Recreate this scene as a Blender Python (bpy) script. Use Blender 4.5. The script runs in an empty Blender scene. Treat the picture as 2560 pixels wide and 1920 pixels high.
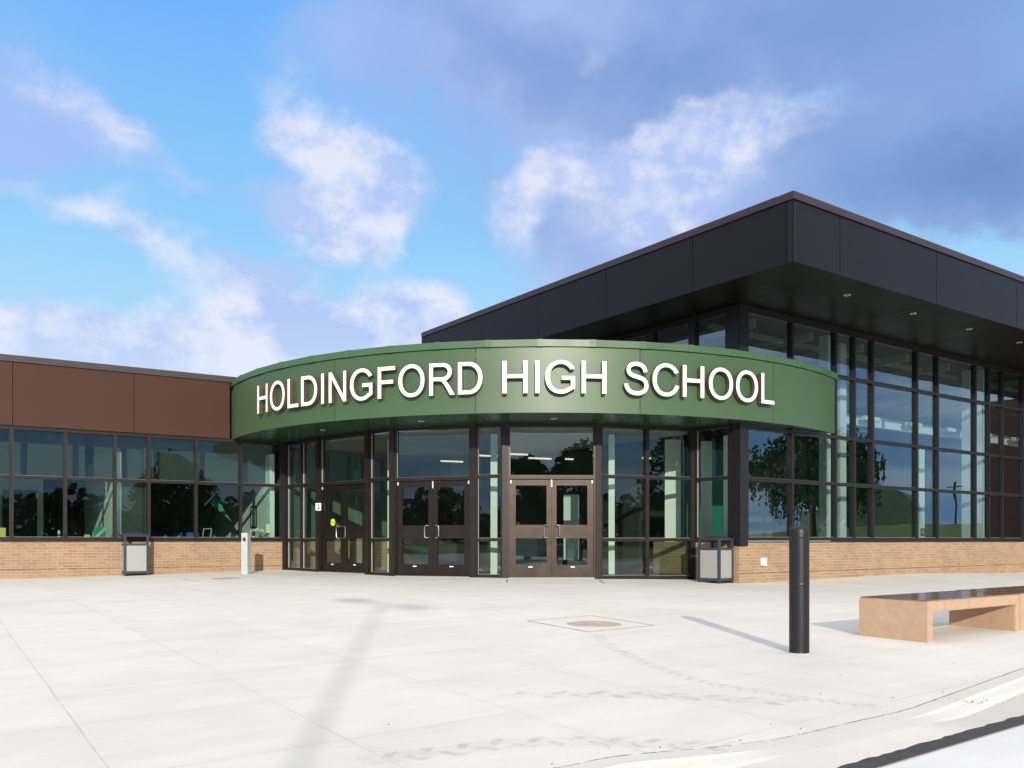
import bpy, bmesh, math, random
import numpy as np
from mathutils import Vector, Matrix
from mathutils.geometry import tessellate_polygon
random.seed(7)
rnd = random.random
S = bpy.context.scene
COL = S.collection
R = math.radians
F, HZ, CZ = 2195.0, 1351.0, 0.82          # focal length in photo px, horizon row, camera height

# ------------------------------------------------------------------ ground heights
CP = [(-11.17, 19.16, -.03), (-5.8, 22.6, .06), (-4.71, 21.4, .06), (-3.31, 20.2, .03), (-.83, 19.05, .017),
      (1.85, 18.92, -.007), (4.08, 19.7, -.05), (4.865, 18.8, -.108), (15.38, 26.39, -.14)]
def plane_h(x, y):
    x = max(-25, min(25, x)); y = max(-25, min(32, y))
    return .02 - .004 * x + .012 * (y - 19.5)
_A = np.array([[math.exp(-((a[0]-b[0])**2 + (a[1]-b[1])**2) / 24.5) for b in CP] for a in CP]) + .02 * np.eye(len(CP))
_W = np.linalg.solve(_A, np.array([c[2] - plane_h(c[0], c[1]) for c in CP])).tolist()
def g(x, y):
    return plane_h(x, y) + sum(w * math.exp(-((x-c[0])**2 + (y-c[1])**2) / 24.5) for w, c in zip(_W, CP))
def gp(px, py, dz=0.0):
    """point of the ground where the sight line of a photo pixel meets it"""
    d = 8.0
    for _ in range(60):
        x = (px - 1280) / F * d
        d = .5 * d + .5 * (CZ - g(x, d) - dz) * F / (py - HZ)
    return ((px - 1280) / F * d, d)

# ------------------------------------------------------------------ materials
def nt(mat):
    return mat.node_tree.nodes, mat.node_tree.links
def principled(name, col, rough=.5, metal=0.0, spec=.5, noise=0.0, nscale=3.0, bump=0.0, bscale=60.0, coat=0.0, emit=None, es=0.0):
    m = bpy.data.materials.new(name); m.use_nodes = True
    n, l = nt(m); b = n['Principled BSDF']
    b.inputs['Base Color'].default_value = (*col, 1)
    b.inputs['Roughness'].default_value = rough
    b.inputs['Metallic'].default_value = metal
    b.inputs['Specular IOR Level'].default_value = spec
    b.inputs['Coat Weight'].default_value = coat
    if emit:
        b.inputs['Emission Color'].default_value = (*emit, 1); b.inputs['Emission Strength'].default_value = es
    if noise or bump:
        g_ = n.new('ShaderNodeNewGeometry')
    if noise:
        t = n.new('ShaderNodeTexNoise'); t.inputs['Scale'].default_value = nscale; t.inputs['Detail'].default_value = 6
        l.new(g_.outputs['Position'], t.inputs['Vector'])
        r = n.new('ShaderNodeMapRange'); r.inputs['From Min'].default_value = .3; r.inputs['From Max'].default_value = .7
        r.inputs['To Min'].default_value = 1 - noise; r.inputs['To Max'].default_value = 1 + noise
        l.new(t.outputs['Fac'], r.inputs['Value'])
        v = n.new('ShaderNodeVectorMath'); v.operation = 'SCALE'; v.inputs[0].default_value = col
        l.new(r.outputs[0], v.inputs['Scale']); l.new(v.outputs[0], b.inputs['Base Color'])
        r2 = n.new('ShaderNodeMapRange'); r2.inputs['To Min'].default_value = max(.02, rough - .08); r2.inputs['To Max'].default_value = min(1, rough + .08)
        l.new(t.outputs['Fac'], r2.inputs['Value']); l.new(r2.outputs[0], b.inputs['Roughness'])
    if bump:
        t = n.new('ShaderNodeTexNoise'); t.inputs['Scale'].default_value = bscale; t.inputs['Detail'].default_value = 5
        l.new(g_.outputs['Position'], t.inputs['Vector'])
        u = n.new('ShaderNodeBump'); u.inputs['Strength'].default_value = bump; u.inputs['Distance'].default_value = .01
        l.new(t.outputs['Fac'], u.inputs['Height']); l.new(u.outputs[0], b.inputs['Normal'])
    return m

class NB:
    """small node expression helper"""
    def __init__(s, tree): s.n = tree.nodes; s.l = tree.links
    def _in(s, sock, v):
        if isinstance(v, (int, float)): sock.default_value = v
        elif isinstance(v, tuple): sock.default_value = v
        else: s.l.new(v, sock)
    def m(s, op, a, b=0.0, c=0.0, clamp=False):
        k = s.n.new('ShaderNodeMath'); k.operation = op; k.use_clamp = clamp
        s._in(k.inputs[0], a); s._in(k.inputs[1], b); s._in(k.inputs[2], c); return k.outputs[0]
    def v(s, op, a, b=(0, 0, 0), sc=None):
        k = s.n.new('ShaderNodeVectorMath'); k.operation = op
        s._in(k.inputs[0], a); s._in(k.inputs[1], b)
        if sc is not None: s._in(k.inputs['Scale'], sc)
        return k.outputs['Value'] if op in ('DOT_PRODUCT', 'LENGTH') else k.outputs[0]
    def noise(s, vec, scale, detail=5, rough=.55, col=False):
        k = s.n.new('ShaderNodeTexNoise'); k.inputs['Scale'].default_value = scale; k.inputs['Detail'].default_value = detail
        k.inputs['Roughness'].default_value = rough; s.l.new(vec, k.inputs['Vector']); return k.outputs['Color' if col else 'Fac']
    def rng(s, x, a, b, c=0.0, d=1.0, smooth=False):
        k = s.n.new('ShaderNodeMapRange'); k.interpolation_type = 'SMOOTHSTEP' if smooth else 'LINEAR'
        s._in(k.inputs['Value'], x)
        for nm, vv in (('From Min', a), ('From Max', b), ('To Min', c), ('To Max', d)): k.inputs[nm].default_value = vv
        return k.outputs[0]
    def mix(s, f, a, b, mode='MIX'):
        k = s.n.new('ShaderNodeMix'); k.data_type = 'RGBA'; k.blend_type = mode
        s._in(k.inputs[0], f)
        for i, q in ((6, a), (7, b)):
            if isinstance(q, tuple): k.inputs[i].default_value = (*q[:3], 1)
            else: s.l.new(q, k.inputs[i])
        return k.outputs[2]
    def comb(s, x, y, z=0.0):
        k = s.n.new('ShaderNodeCombineXYZ')
        for i, q in enumerate((x, y, z)): s._in(k.inputs[i], q)
        return k.outputs[0]
    def sep(s, vec):
        k = s.n.new('ShaderNodeSeparateXYZ'); s.l.new(vec, k.inputs[0]); return k.outputs

def concrete_mat(name, base, joints=True, speck=.5, seed=0.0):
    m = bpy.data.materials.new(name); m.use_nodes = True
    n, l = nt(m); b = n['Principled BSDF']; q = NB(m.node_tree)
    pos = n.new('ShaderNodeNewGeometry').outputs['Position']
    p = q.v('ADD', pos, (seed, seed * 2, 0.0))
    big = q.noise(p, .35, 4); mid = q.noise(p, 1.7, 7, .62)
    # broom and trowel streaks run across the slabs
    st = q.v('DOT_PRODUCT', p, (.78, .62, 0)); sv = q.v('DOT_PRODUCT', p, (-.62, .78, 0))
    streak = q.noise(q.comb(q.m('MULTIPLY', st, .5), q.m('MULTIPLY', sv, 3.2)), 1.3, 6, .6)
    fine = q.noise(p, 45, 4, .7)
    f = q.m('ADD', q.rng(big, .3, .7, -.055, .05), q.rng(mid, .3, .7, -.05, .04))
    f = q.m('ADD', f, q.rng(streak, .3, .7, -.04, .03))
    f = q.m('ADD', f, q.rng(fine, .25, .75, -.035, .035))
    if joints:
        ci = q.m('ROUND', q.m('DIVIDE', q.m('SUBTRACT', q.v('DOT_PRODUCT', pos, (.834, .552, 0)), .64+.535), 1.07))
        cj = q.m('ROUND', q.m('DIVIDE', q.m('SUBTRACT', q.v('DOT_PRODUCT', pos, (-.6225, .7826, 0)), 3.89+.57), 1.14))
        wn_ = n.new('ShaderNodeTexWhiteNoise'); l.new(q.comb(ci, cj), wn_.inputs['Vector'])
        f = q.m('ADD', f, q.rng(wn_.outputs['Value'], 0, 1, -.022, .022))
    else:
        f = q.m('ADD', f, q.rng(q.noise(p, 140, 3, .8), .3, .7, -.07, .07))
    f = q.m('ADD', f, 1.0)
    col = q.v('SCALE', base, sc=f)
    warm = q.rng(q.noise(p, .8, 5), .5, .72, 0, .5, True)
    col = q.mix(warm, col, q.v('MULTIPLY', col, (1.0, .975, .93)))
    sp = n.new('ShaderNodeTexVoronoi'); sp.inputs['Scale'].default_value = 2.6; l.new(p, sp.inputs['Vector'])
    spk = q.m('MULTIPLY', q.m('LESS_THAN', sp.outputs['Distance'], .022), q.m('GREATER_THAN', q.noise(p, 1.1, 2), .5))
    col = q.mix(q.m('MULTIPLY', spk, speck), col, (.16, .12, .09))
    h = fine
    if joints:
        wob = q.m('MULTIPLY', q.m('SUBTRACT', q.noise(p, 2.0, 2), .5), .012)
        def lines(nx, ny, off, sp_, half):
            d = q.m('ADD', q.v('DOT_PRODUCT', pos, (nx, ny, 0)), wob)
            d = q.m('DIVIDE', q.m('SUBTRACT', d, off), sp_)
            d = q.m('ABSOLUTE', q.m('SUBTRACT', d, q.m('ROUND', d)))
            d = q.m('MULTIPLY', d, sp_)
            return q.rng(d, half * .6, half * 1.5, 1, 0), q.rng(d, .01, .10, 1, 0)
        a1, s1 = lines(.834, .552, .64, 1.07, .0035)
        a2, s2 = lines(-.6225, .7826, 3.89, 1.14, .0035)
        brk = q.rng(q.noise(p, 3.5, 3), .35, .6, .35, 1)
        jl = q.m('MULTIPLY', q.m('MAXIMUM', a1, a2), brk)
        ja = q.m('MULTIPLY', q.m('MAXIMUM', s1, s2), .07)
        col = q.mix(ja, col, (.62, .50, .40))
        col = q.mix(q.m('MULTIPLY', jl, .38), col, (.30, .20, .15))
        h = q.m('SUBTRACT', fine, q.m('MULTIPLY', jl, .8))
    l.new(col, b.inputs['Base Color']); b.inputs['Roughness'].default_value = .85; b.inputs['Specular IOR Level'].default_value = .3
    u = n.new('ShaderNodeBump'); u.inputs['Strength'].default_value = .25; u.inputs['Distance'].default_value = .004
    l.new(h, u.inputs['Height']); l.new(u.outputs[0], b.inputs['Normal'])
    return m

def brick_mat(name, c1, c2, mortar):
    m = bpy.data.materials.new(name); m.use_nodes = True
    n, l = nt(m); b = n['Principled BSDF']; q = NB(m.node_tree)
    uv = n.new('ShaderNodeUVMap'); uv.uv_map = 'UVMap'
    t = n.new('ShaderNodeTexBrick'); l.new(uv.outputs[0], t.inputs['Vector'])
    t.inputs['Scale'].default_value = 1; t.inputs['Brick Width'].default_value = .203; t.inputs['Row Height'].default_value = .0677
    t.inputs['Mortar Size'].default_value = .0055; t.inputs['Mortar Smooth'].default_value = .25; t.inputs['Bias'].default_value = 0
    t.inputs['Color1'].default_value = (*c1, 1); t.inputs['Color2'].default_value = (*c2, 1); t.inputs['Mortar'].default_value = (*mortar, 1)
    t.offset = .5
    pos = n.new('ShaderNodeNewGeometry').outputs['Position']
    f = q.m('ADD', q.rng(q.noise(pos, 1.3, 5), .3, .7, .92, 1.08), q.rng(q.noise(pos, 60, 3), .3, .7, -.1, .1))
    l.new(q.v('SCALE', t.outputs['Color'], sc=f), b.inputs['Base Color'])
    b.inputs['Roughness'].default_value = .88; b.inputs['Specular IOR Level'].default_value = .25
    u = n.new('ShaderNodeBump'); u.inputs['Strength'].default_value = .5; u.inputs['Distance'].default_value = .006; u.invert = True
    l.new(q.m('ADD', t.outputs['Fac'], q.m('MULTIPLY', q.noise(pos, 90, 3), .25)), u.inputs['Height']); l.new(u.outputs[0], b.inputs['Normal'])
    return m

def glass_mat(name, tint, r0):
    m = bpy.data.materials.new(name); m.use_nodes = True
    n, l = nt(m); n.remove(n['Principled BSDF']); q = NB(m.node_tree)
    tr = n.new('ShaderNodeBsdfTransparent'); tr.inputs[0].default_value = (*tint, 1)
    gl = n.new('ShaderNodeBsdfGlossy'); gl.inputs['Roughness'].default_value = 0.0; gl.inputs[0].default_value = (.86, .97, 1, 1)
    lw = n.new('ShaderNodeLayerWeight'); lw.inputs['Blend'].default_value = .5
    c5 = q.m('POWER', lw.outputs['Facing'], 3.4)
    f = q.m('ADD', q.m('MULTIPLY', c5, .62), r0)
    pos = n.new('ShaderNodeNewGeometry').outputs['Position']
    u = n.new('ShaderNodeBump'); u.inputs['Strength'].default_value = .035; u.inputs['Distance'].default_value = .05
    l.new(q.noise(pos, .9, 1), u.inputs['Height']); l.new(u.outputs[0], gl.inputs['Normal'])
    x = n.new('ShaderNodeMixShader'); l.new(f, x.inputs[0]); l.new(tr.outputs[0], x.inputs[1]); l.new(gl.outputs[0], x.inputs[2])
    l.new(x.outputs[0], n['Material Output'].inputs[0]); return m

M = dict(
    plaza=concrete_mat('plaza_concrete', (.72, .692, .628)),
    street=concrete_mat('street_concrete', (.70, .69, .67), joints=False, seed=31),
    apron=concrete_mat('apron_concrete', (.60, .575, .525), joints=False, speck=.8, seed=11),
    curb=concrete_mat('curb_concrete', (.64, .615, .56), joints=False, speck=.6, seed=17),
    asphalt=principled('asphalt', (.055, .052, .05), .9, noise=.25, nscale=20, bump=.8, bscale=120),
    joint=principled('joint_sealant', (.10, .075, .06), .9, noise=.4, nscale=25),
    glintthreshold=principled('glint_threshold_grey', (.30, .29, .27), .5, noise=.05, nscale=9),  # pale grey for painted sunlit mullion edges, also for the door thresholds
    crack=principled('crack_dirt', (.26, .19, .15), .95, noise=.4, nscale=30),
    grass=principled('grass', (.12, .155, .028), .95, noise=.35, nscale=.6),
    brick=brick_mat('tan_brick', (.36, .240, .148), (.285, .184, .112), (.43, .325, .225)),
    frame=principled('bronze_frame', (.036, .029, .027), .40, metal=.6, spec=.35, noise=.06, nscale=8),
    hallframe=principled('black_frame', (.012, .011, .012), .42, spec=.35, noise=.06, nscale=8),
    door=principled('bronze_door', (.044, .033, .029), .37, metal=.8, spec=.35, noise=.10, nscale=5),
    brown=principled('brown_panel', (.056, .0245, .0145), .5, spec=.22, bump=.22, bscale=1.3, noise=.03, nscale=.7),
    browncap=principled('brown_coping', (.055, .040, .043), .45, spec=.35, noise=.05, nscale=1),
    dark=principled('charcoal_panel', (.006, .0055, .008), .42, spec=.22, bump=.22, bscale=1.3, noise=.05, nscale=.6),
    darkcap=principled('charcoal_coping', (.034, .022, .028), .42, spec=.35, noise=.05, nscale=1),
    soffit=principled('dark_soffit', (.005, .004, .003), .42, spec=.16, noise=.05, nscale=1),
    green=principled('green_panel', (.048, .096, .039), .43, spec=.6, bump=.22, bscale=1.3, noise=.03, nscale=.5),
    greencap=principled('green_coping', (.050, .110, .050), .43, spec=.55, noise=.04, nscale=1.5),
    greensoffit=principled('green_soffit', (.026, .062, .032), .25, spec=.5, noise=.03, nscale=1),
    letter=principled('letter_white', (.86, .86, .84), .4, noise=.02, nscale=4),
    letterside=principled('letter_return', (.16, .10, .075), .35, metal=.4, noise=.05, nscale=6),
    steel=principled('steel', (.62, .61, .58), .28, metal=1.0, noise=.04, nscale=10),
    silver=principled('silver_paint', (.52, .55, .54), .4, metal=.3, noise=.05, nscale=6),
    black=principled('black_paint', (.010, .010, .011), .44, spec=.4, noise=.06, nscale=8),
    canframe=principled('slate_paint', (.035, .042, .055), .42, spec=.45, noise=.05, nscale=9),
    bench=principled('tan_concrete', (.46, .312, .212), .82, spec=.3, noise=.07, nscale=14, bump=.5, bscale=90),
    white=principled('white_plastic', (.78, .78, .76), .45, noise=.03, nscale=9),
    whitewall=principled('white_wall', (.80, .80, .74), .8, noise=.03, nscale=2),
    greywall=principled('grey_wall', (.62, .68, .63), .85, noise=.03, nscale=1.5),
    mosswall=principled('moss_wall', (.10, .15, .115), .8, noise=.06, nscale=1.5),
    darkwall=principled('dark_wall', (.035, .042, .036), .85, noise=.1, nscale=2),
    greenwall=principled('green_wall', (.03, .22, .15), .6, noise=.04, nscale=1),
    paintwall=principled('painted_wall', (.62, .47, .24), .8, noise=.05, nscale=1),
    tanwall=principled('tan_wall', (.20, .15, .07), .8, noise=.06, nscale=1),
    ceiling=principled('ceiling_tile', (.30, .31, .25), .9, noise=.04, nscale=2),
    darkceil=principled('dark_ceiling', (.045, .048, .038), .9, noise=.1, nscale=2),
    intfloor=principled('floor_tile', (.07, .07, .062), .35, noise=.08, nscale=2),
    roof=principled('roof_membrane', (.30, .30, .29), .9, noise=.1, nscale=1),
    lightpanel=principled('ceiling_lamp', (.9, .85, .7), .4, emit=(1, .84, .6), es=1.1, noise=.01),
    lampoff=principled('downlight_trim', (.6, .6, .57), .3, noise=.02),
    bark=principled('bark', (.09, .065, .045), .95, noise=.3, nscale=9, bump=.8, bscale=30),
    iron=principled('cast_iron', (.50, .40, .335), .8, metal=0, noise=.2, nscale=16, bump=1, bscale=70),
    wood=principled('oak', (.36, .17, .06), .6, noise=.15, nscale=12),
    tealbox=principled('teal_card', (.0, .19, .115), .6, noise=.04, nscale=8),
    yellow=principled('yellow_sticker', (.72, .75, .04), .5, noise=.03, nscale=20),
    straw=principled('straw_card', (.62, .46, .13), .7, noise=.05, nscale=10),
    blue=principled('blue_plastic', (.03, .07, .28), .4, noise=.05, nscale=10),
    bottle=principled('bottle_plastic', (.45, .55, .62), .2, noise=.05, nscale=30),
    shade=principled('linen_shade', (.74, .66, .48), .9, noise=.05, nscale=40),
    leaf=principled('leaf_green', (.05, .11, .025), .6, noise=.45, nscale=1.2),
    leafmid=principled('leaf_mid', (.045, .095, .028), .65, noise=.45, nscale=.8),
    leafdark=principled('leaf_dark', (.028, .065, .02), .7, noise=.45, nscale=.6),
    petal=principled('white_petal', (.8, .8, .72), .6, noise=.05, nscale=30),
    suv=principled('blue_car_paint', (.09, .16, .33), .25, metal=.3, coat=1.0, noise=.03, nscale=3),
    rubber=principled('tyre_rubber', (.02, .02, .02), .9, noise=.1, nscale=20),
    carglass=principled('car_glass', (.02, .025, .03), .05, spec=.8, noise=.02),
    red=principled('tail_lamp', (.4, .02, .02), .2, noise=.02),
    barn=principled('barn_steel', (.16, .22, .13), .6, noise=.15, nscale=1),
    shed=principled('pale_siding', (.52, .50, .48), .7, noise=.1, nscale=1),
    shedroof=principled('pale_roof', (.55, .58, .60), .5, noise=.06, nscale=1),
    navy=principled('navy_plate', (.02, .04, .07), .4, noise=.03),
    text=principled('dark_lettering', (.03, .05, .035), .5, noise=.05),
)
M['glass'] = glass_mat('window_glass', (.82, .885, .85), .05)
M['hallglass'] = glass_mat('hall_glass', (.77, .85, .84), .12)
M['officeglass'] = glass_mat('dark_office_glass', (.82, .90, .86), .042)
def perforated():
    m = bpy.data.materials.new('perforated_steel'); m.use_nodes = True
    n, l = nt(m); b = n['Principled BSDF']; q = NB(m.node_tree)
    uv = n.new('ShaderNodeUVMap'); uv.uv_map = 'UVMap'
    x, y, _ = q.sep(uv.outputs[0])
    def cell(c): return q.m('ABSOLUTE', q.m('SUBTRACT', q.m('FRACT', q.m('DIVIDE', c, .0165)), .5))
    hole = q.m('MULTIPLY', q.m('LESS_THAN', cell(x), .27), q.m('LESS_THAN', cell(y), .27))
    l.new(q.mix(hole, (.50, .50, .475), (.07, .07, .07)), b.inputs['Base Color'])
    l.new(q.m('SUBTRACT', .3, q.m('MULTIPLY', hole, .3)), b.inputs['Metallic']); b.inputs['Roughness'].default_value = .45
    return m
M['perf'] = perforated()
def film(k_=.17):
    m = bpy.data.materials.new('dirt_film'); m.use_nodes = True
    n, l = nt(m); b = n['Principled BSDF']; q = NB(m.node_tree)
    b.inputs['Base Color'].default_value = (.30, .28, .25, 1); b.inputs['Roughness'].default_value = .9
    pos = n.new('ShaderNodeNewGeometry').outputs['Position']
    l.new(q.m('MULTIPLY', q.rng(q.noise(pos, 14, 6), .35, .65, .1, 1), k_), b.inputs['Alpha']); return m
M['film'] = film()
M['filmthin'] = film(.07)
def polished():
    m = bpy.data.materials.new('polished_stone'); m.use_nodes = True
    n, l = nt(m); b = n['Principled BSDF']; q = NB(m.node_tree)
    pos = n.new('ShaderNodeNewGeometry').outputs['Position']
    v = n.new('ShaderNodeTexVoronoi'); v.inputs['Scale'].default_value = 95; l.new(pos, v.inputs['Vector'])
    c = q.mix(q.rng(v.outputs['Distance'], .1, .6), (.22, .125, .085), (.11, .055, .038))
    l.new(q.mix(q.rng(q.noise(pos, 60, 3), .45, .7), c, (.30, .20, .15)), b.inputs['Base Color'])
    b.inputs['Roughness'].default_value = .14; return m
M['stonetop'] = polished()
def pores(m, sc, thr, dark):
    n, l = nt(m); b = n['Principled BSDF']; q = NB(m.node_tree)
    src = b.inputs['Base Color'].links[0].from_socket; pos = n.new('ShaderNodeNewGeometry').outputs['Position']
    v = n.new('ShaderNodeTexVoronoi'); v.inputs['Scale'].default_value = sc; l.new(pos, v.inputs['Vector'])
    k = q.m('MULTIPLY', q.rng(v.outputs['Distance'], thr, thr*.5, 0, 1), q.rng(q.noise(pos, 9, 4), .45, .6))
    st = q.rng(q.noise(q.v('MULTIPLY', pos, (9, 9, 1.2)), 1.0, 5, .6), .52, .75, 0, .22, True)
    l.new(q.mix(k, q.mix(st, src, q.v('MULTIPLY', src, (.72, .66, .6))), dark), b.inputs['Base Color'])
pores(M['bench'], 46, .17, (.26, .15, .10))

# ------------------------------------------------------------------ mesh building
ORG = {}
def tag(o, label=None, cat=None, group=None, kind=None):
    if label: o['label'] = label
    if cat: o['category'] = cat
    if group: o['group'] = group
    if kind: o['kind'] = kind
    return o
def thing(name, loc, label, cat, group=None, rz=0.0):
    o = bpy.data.objects.new(name, None); COL.objects.link(o); o.location = loc; o.rotation_euler = (0, 0, rz)
    o.empty_display_size = .2
    ORG[o.name] = Vector(loc) if rz == 0 else None
    return tag(o, label, cat, group)
class MB:
    def __init__(s): s.v = []; s.f = []; s.uv = []; s.mi = []
    def face(s, pts, uvs=None, mi=0):
        i = len(s.v); s.v += [tuple(p) for p in pts]; s.f.append(list(range(i, i + len(pts))))
        s.uv.append(uvs or [(p[0], p[1]) for p in pts]); s.mi.append(mi)
    def box(s, o, e, n, a0, a1, b0, b1, z0, z1, mi=0):
        """box in a frame: o 2D origin, e along, n across; z0 may be a pair (at a0, a1)"""
        za, zb = z0 if isinstance(z0, tuple) else (z0, z0)
        def P(a, b, z): return (o[0] + e[0]*a + n[0]*b, o[1] + e[1]*a + n[1]*b, z)
        c = [P(a0, b0, za), P(a1, b0, zb), P(a1, b1, zb), P(a0, b1, za), P(a0, b0, z1), P(a1, b0, z1), P(a1, b1, z1), P(a0, b1, z1)]
        s.face([c[0], c[1], c[5], c[4]], [(a0, za), (a1, zb), (a1, z1), (a0, z1)], mi)
        s.face([c[1], c[2], c[6], c[5]], [(a1+b0, zb), (a1+b1, zb), (a1+b1, z1), (a1+b0, z1)], mi)
        s.face([c[2], c[3], c[7], c[6]], [(a1, zb), (a0, za), (a0, z1), (a1, z1)], mi)
        s.face([c[3], c[0], c[4], c[7]], [(a0+b1, za), (a0+b0, za), (a0+b0, z1), (a0+b1, z1)], mi)
        s.face([c[4], c[5], c[6], c[7]], [(a0, b0), (a1, b0), (a1, b1), (a0, b1)], mi)
        s.face([c[3], c[2], c[1], c[0]], [(a0, b1), (a1, b1), (a1, b0), (a0, b0)], mi)
        return s
    def abox(s, x0, x1, y0, y1, z0, z1, mi=0): return s.box((0, 0), (1, 0), (0, 1), x0, x1, y0, y1, z0, z1, mi)
    def prism(s, poly, z0, z1, mi=0, smi=None):
        f = lambda z, p: z(p[0], p[1]) if callable(z) else z
        s.face([(p[0], p[1], f(z1, p)) for p in poly], None, mi)
        s.face([(p[0], p[1], f(z0, p)) for p in reversed(poly)], None, mi)
        d = 0
        for i in range(len(poly)):
            p, q = poly[i], poly[(i+1) % len(poly)]; L = math.dist(p, q)
            s.face([(p[0], p[1], f(z0, p)), (q[0], q[1], f(z0, q)), (q[0], q[1], f(z1, q)), (p[0], p[1], f(z1, p))],
                   [(d, f(z0, p)), (d+L, f(z0, q)), (d+L, f(z1, q)), (d, f(z1, p))], mi if smi is None else smi); d += L
        return s
    def lathe(s, prof, c=(0, 0, 0), seg=24, mi=0):
        rows = [[(c[0] + r*math.cos(2*math.pi*k/seg), c[1] + r*math.sin(2*math.pi*k/seg), c[2] + z) for k in range(seg)] for r, z in prof]
        for a, b in zip(rows, rows[1:]):
            for k in range(seg):
                j = (k+1) % seg; s.face([a[k], a[j], b[j], b[k]], None, mi)
        if prof[0][0] > 1e-4: s.face(list(reversed(rows[0])), None, mi)
        if prof[-1][0] > 1e-4: s.face(rows[-1], None, mi)
        return s
    def tube(s, pts, r, seg=8, mi=0):
        pts = [Vector(p) for p in pts]; rs = r if isinstance(r, list) else [r]*len(pts); rows = []
        for i, p in enumerate(pts):
            d = (pts[min(i+1, len(pts)-1)] - pts[max(i-1, 0)]).normalized()
            u = d.cross(Vector((0, 0, 1)) if abs(d.z) < .9 else Vector((1, 0, 0))).normalized(); w = d.cross(u)
            rows.append([p + (u*math.cos(2*math.pi*k/seg) + w*math.sin(2*math.pi*k/seg))*rs[i] for k in range(seg)])
        for a, b in zip(rows, rows[1:]):
            for k in range(seg):
                j = (k+1) % seg; s.face([a[k], a[j], b[j], b[k]], None, mi)
        s.face(rows[0][::-1], None, mi); s.face(rows[-1], None, mi); return s
    def build(s, name, mats, parent=None, smooth=False, merge=False, bevel=0.0):
        if not isinstance(mats, (list, tuple)): mats = [mats]
        org = Vector((0, 0, 0)); p = parent
        while p is not None:
            if ORG.get(p.name) is not None: org = ORG[p.name]; break
            p = p.parent
        me = bpy.data.meshes.new(name)
        me.from_pydata([(v[0]-org.x, v[1]-org.y, v[2]-org.z) for v in s.v], [], s.f)
        for m in mats: me.materials.append(m)
        ul = me.uv_layers.new(name='UVMap')
        me.uv_layers[0].data.foreach_set('uv', [c for fu in s.uv for u in fu for c in u])
        me.polygons.foreach_set('material_index', s.mi)
        if merge or smooth or bevel:
            bm = bmesh.new(); bm.from_mesh(me); bmesh.ops.remove_doubles(bm, verts=bm.verts, dist=1e-5)
            if bevel:
                ed = [e for e in bm.edges if len(e.link_faces) == 2 and e.calc_face_angle(0) > .5]
                bmesh.ops.bevel(bm, geom=ed, offset=bevel, segments=2, affect='EDGES', profile=.6)
            bm.to_mesh(me); bm.free()
        if smooth:
            me.polygons.foreach_set('use_smooth', [True]*len(me.polygons))
            try: me.set_sharp_from_angle(angle=R(38))
            except Exception: pass
        o = bpy.data.objects.new(name, me); COL.objects.link(o); o.parent = parent
        return o
def unit(a): L = math.hypot(*a); return (a[0]/L, a[1]/L)
def lerp(p, q, t): return (p[0] + (q[0]-p[0])*t, p[1] + (q[1]-p[1])*t)
def px_on(P, e, px):
    """distance along the line P + s*e (plan) seen at photo column px"""
    r = (px - 1280) / F
    return (r*P[1] - P[0]) / (e[0] - r*e[1])

# ------------------------------------------------------------------ ground, plaza, kerb, street
def far_h(x, y):
    r = math.hypot(x, y)
    return plane_h(x, y) - .24 + .009 * max(0, r - 42) + .035 * max(0, min(x, 120) - 45) * max(0, min(1, (y+10)/40))
b = MB()
rings = [0, 6, 12, 18, 24, 30, 36, 42, 55, 75, 100, 140, 200, 300, 450, 700]; N = 72
def rp(r, k): a = 2*math.pi*k/N; x, y = r*math.sin(a), r*math.cos(a); return (x, y, far_h(x, y))
for i in range(1, len(rings)):
    for k in range(N):
        if i == 1: b.face([rp(0, 0), rp(rings[1], k+1), rp(rings[1], k)])
        else: b.face([rp(rings[i-1], k), rp(rings[i-1], k+1), rp(rings[i], k+1), rp(rings[i], k)])
tag(b.build('ground', M['grass'], merge=True), kind='structure')

CURB = [(-42, -27.5), (-20, -12.2), (-8, -2.9), (-3, 1.25), (-1.1, 2.75), (-.35, 3.42)] + \
       [gp(*p) for p in ((1398, 1920), (1537.6, 1892), (1697, 1877), (1861, 1860), (1985, 1840), (2128, 1806.6), (2255, 1777.7), (2340, 1748.7), (2560, 1669.7))] + \
       [(4.7, 7.5), (6.2, 8.8), (9, 11.1), (14, 15.0), (24, 22.4), (42, 35)]
def crom(P, k):
    out = []
    for i in range(len(P)-1):
        p0, p1, p2, p3 = P[max(i-1, 0)], P[i], P[i+1], P[min(i+2, len(P)-1)]
        for j in range(k):
            t = j/k
            out.append(tuple(.5*((2*p1[c]) + (-p0[c]+p2[c])*t + (2*p0[c]-5*p1[c]+4*p2[c]-p3[c])*t*t + (-p0[c]+3*p1[c]-3*p2[c]+p3[c])*t**3) for c in (0, 1)))
    return out + [P[-1]]
cl = crom(CURB, 14)
b = MB(); dirB = (-.6225, .7826)
ts = [0, .25, .6, 1, 1.5, 2, 2.6, 3.2, 4, 4.8, 5.6, 6.4, 7.2, 8, 9, 10, 11, 12, 13, 14, 15, 16, 17, 18, 19, 20, 22, 24, 27, 31, 36]
def pz(p, t): x, y = p[0] + dirB[0]*t, p[1] + dirB[1]*t; return (x, y, g(x, y))
for i in range(len(cl)-1):
    for t0, t1 in zip(ts, ts[1:]):
        b.face([pz(cl[i], t0), pz(cl[i+1], t0), pz(cl[i+1], t1), pz(cl[i], t1)])
tag(b.build('plaza', M['plaza'], merge=True, smooth=True), kind='structure')
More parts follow.
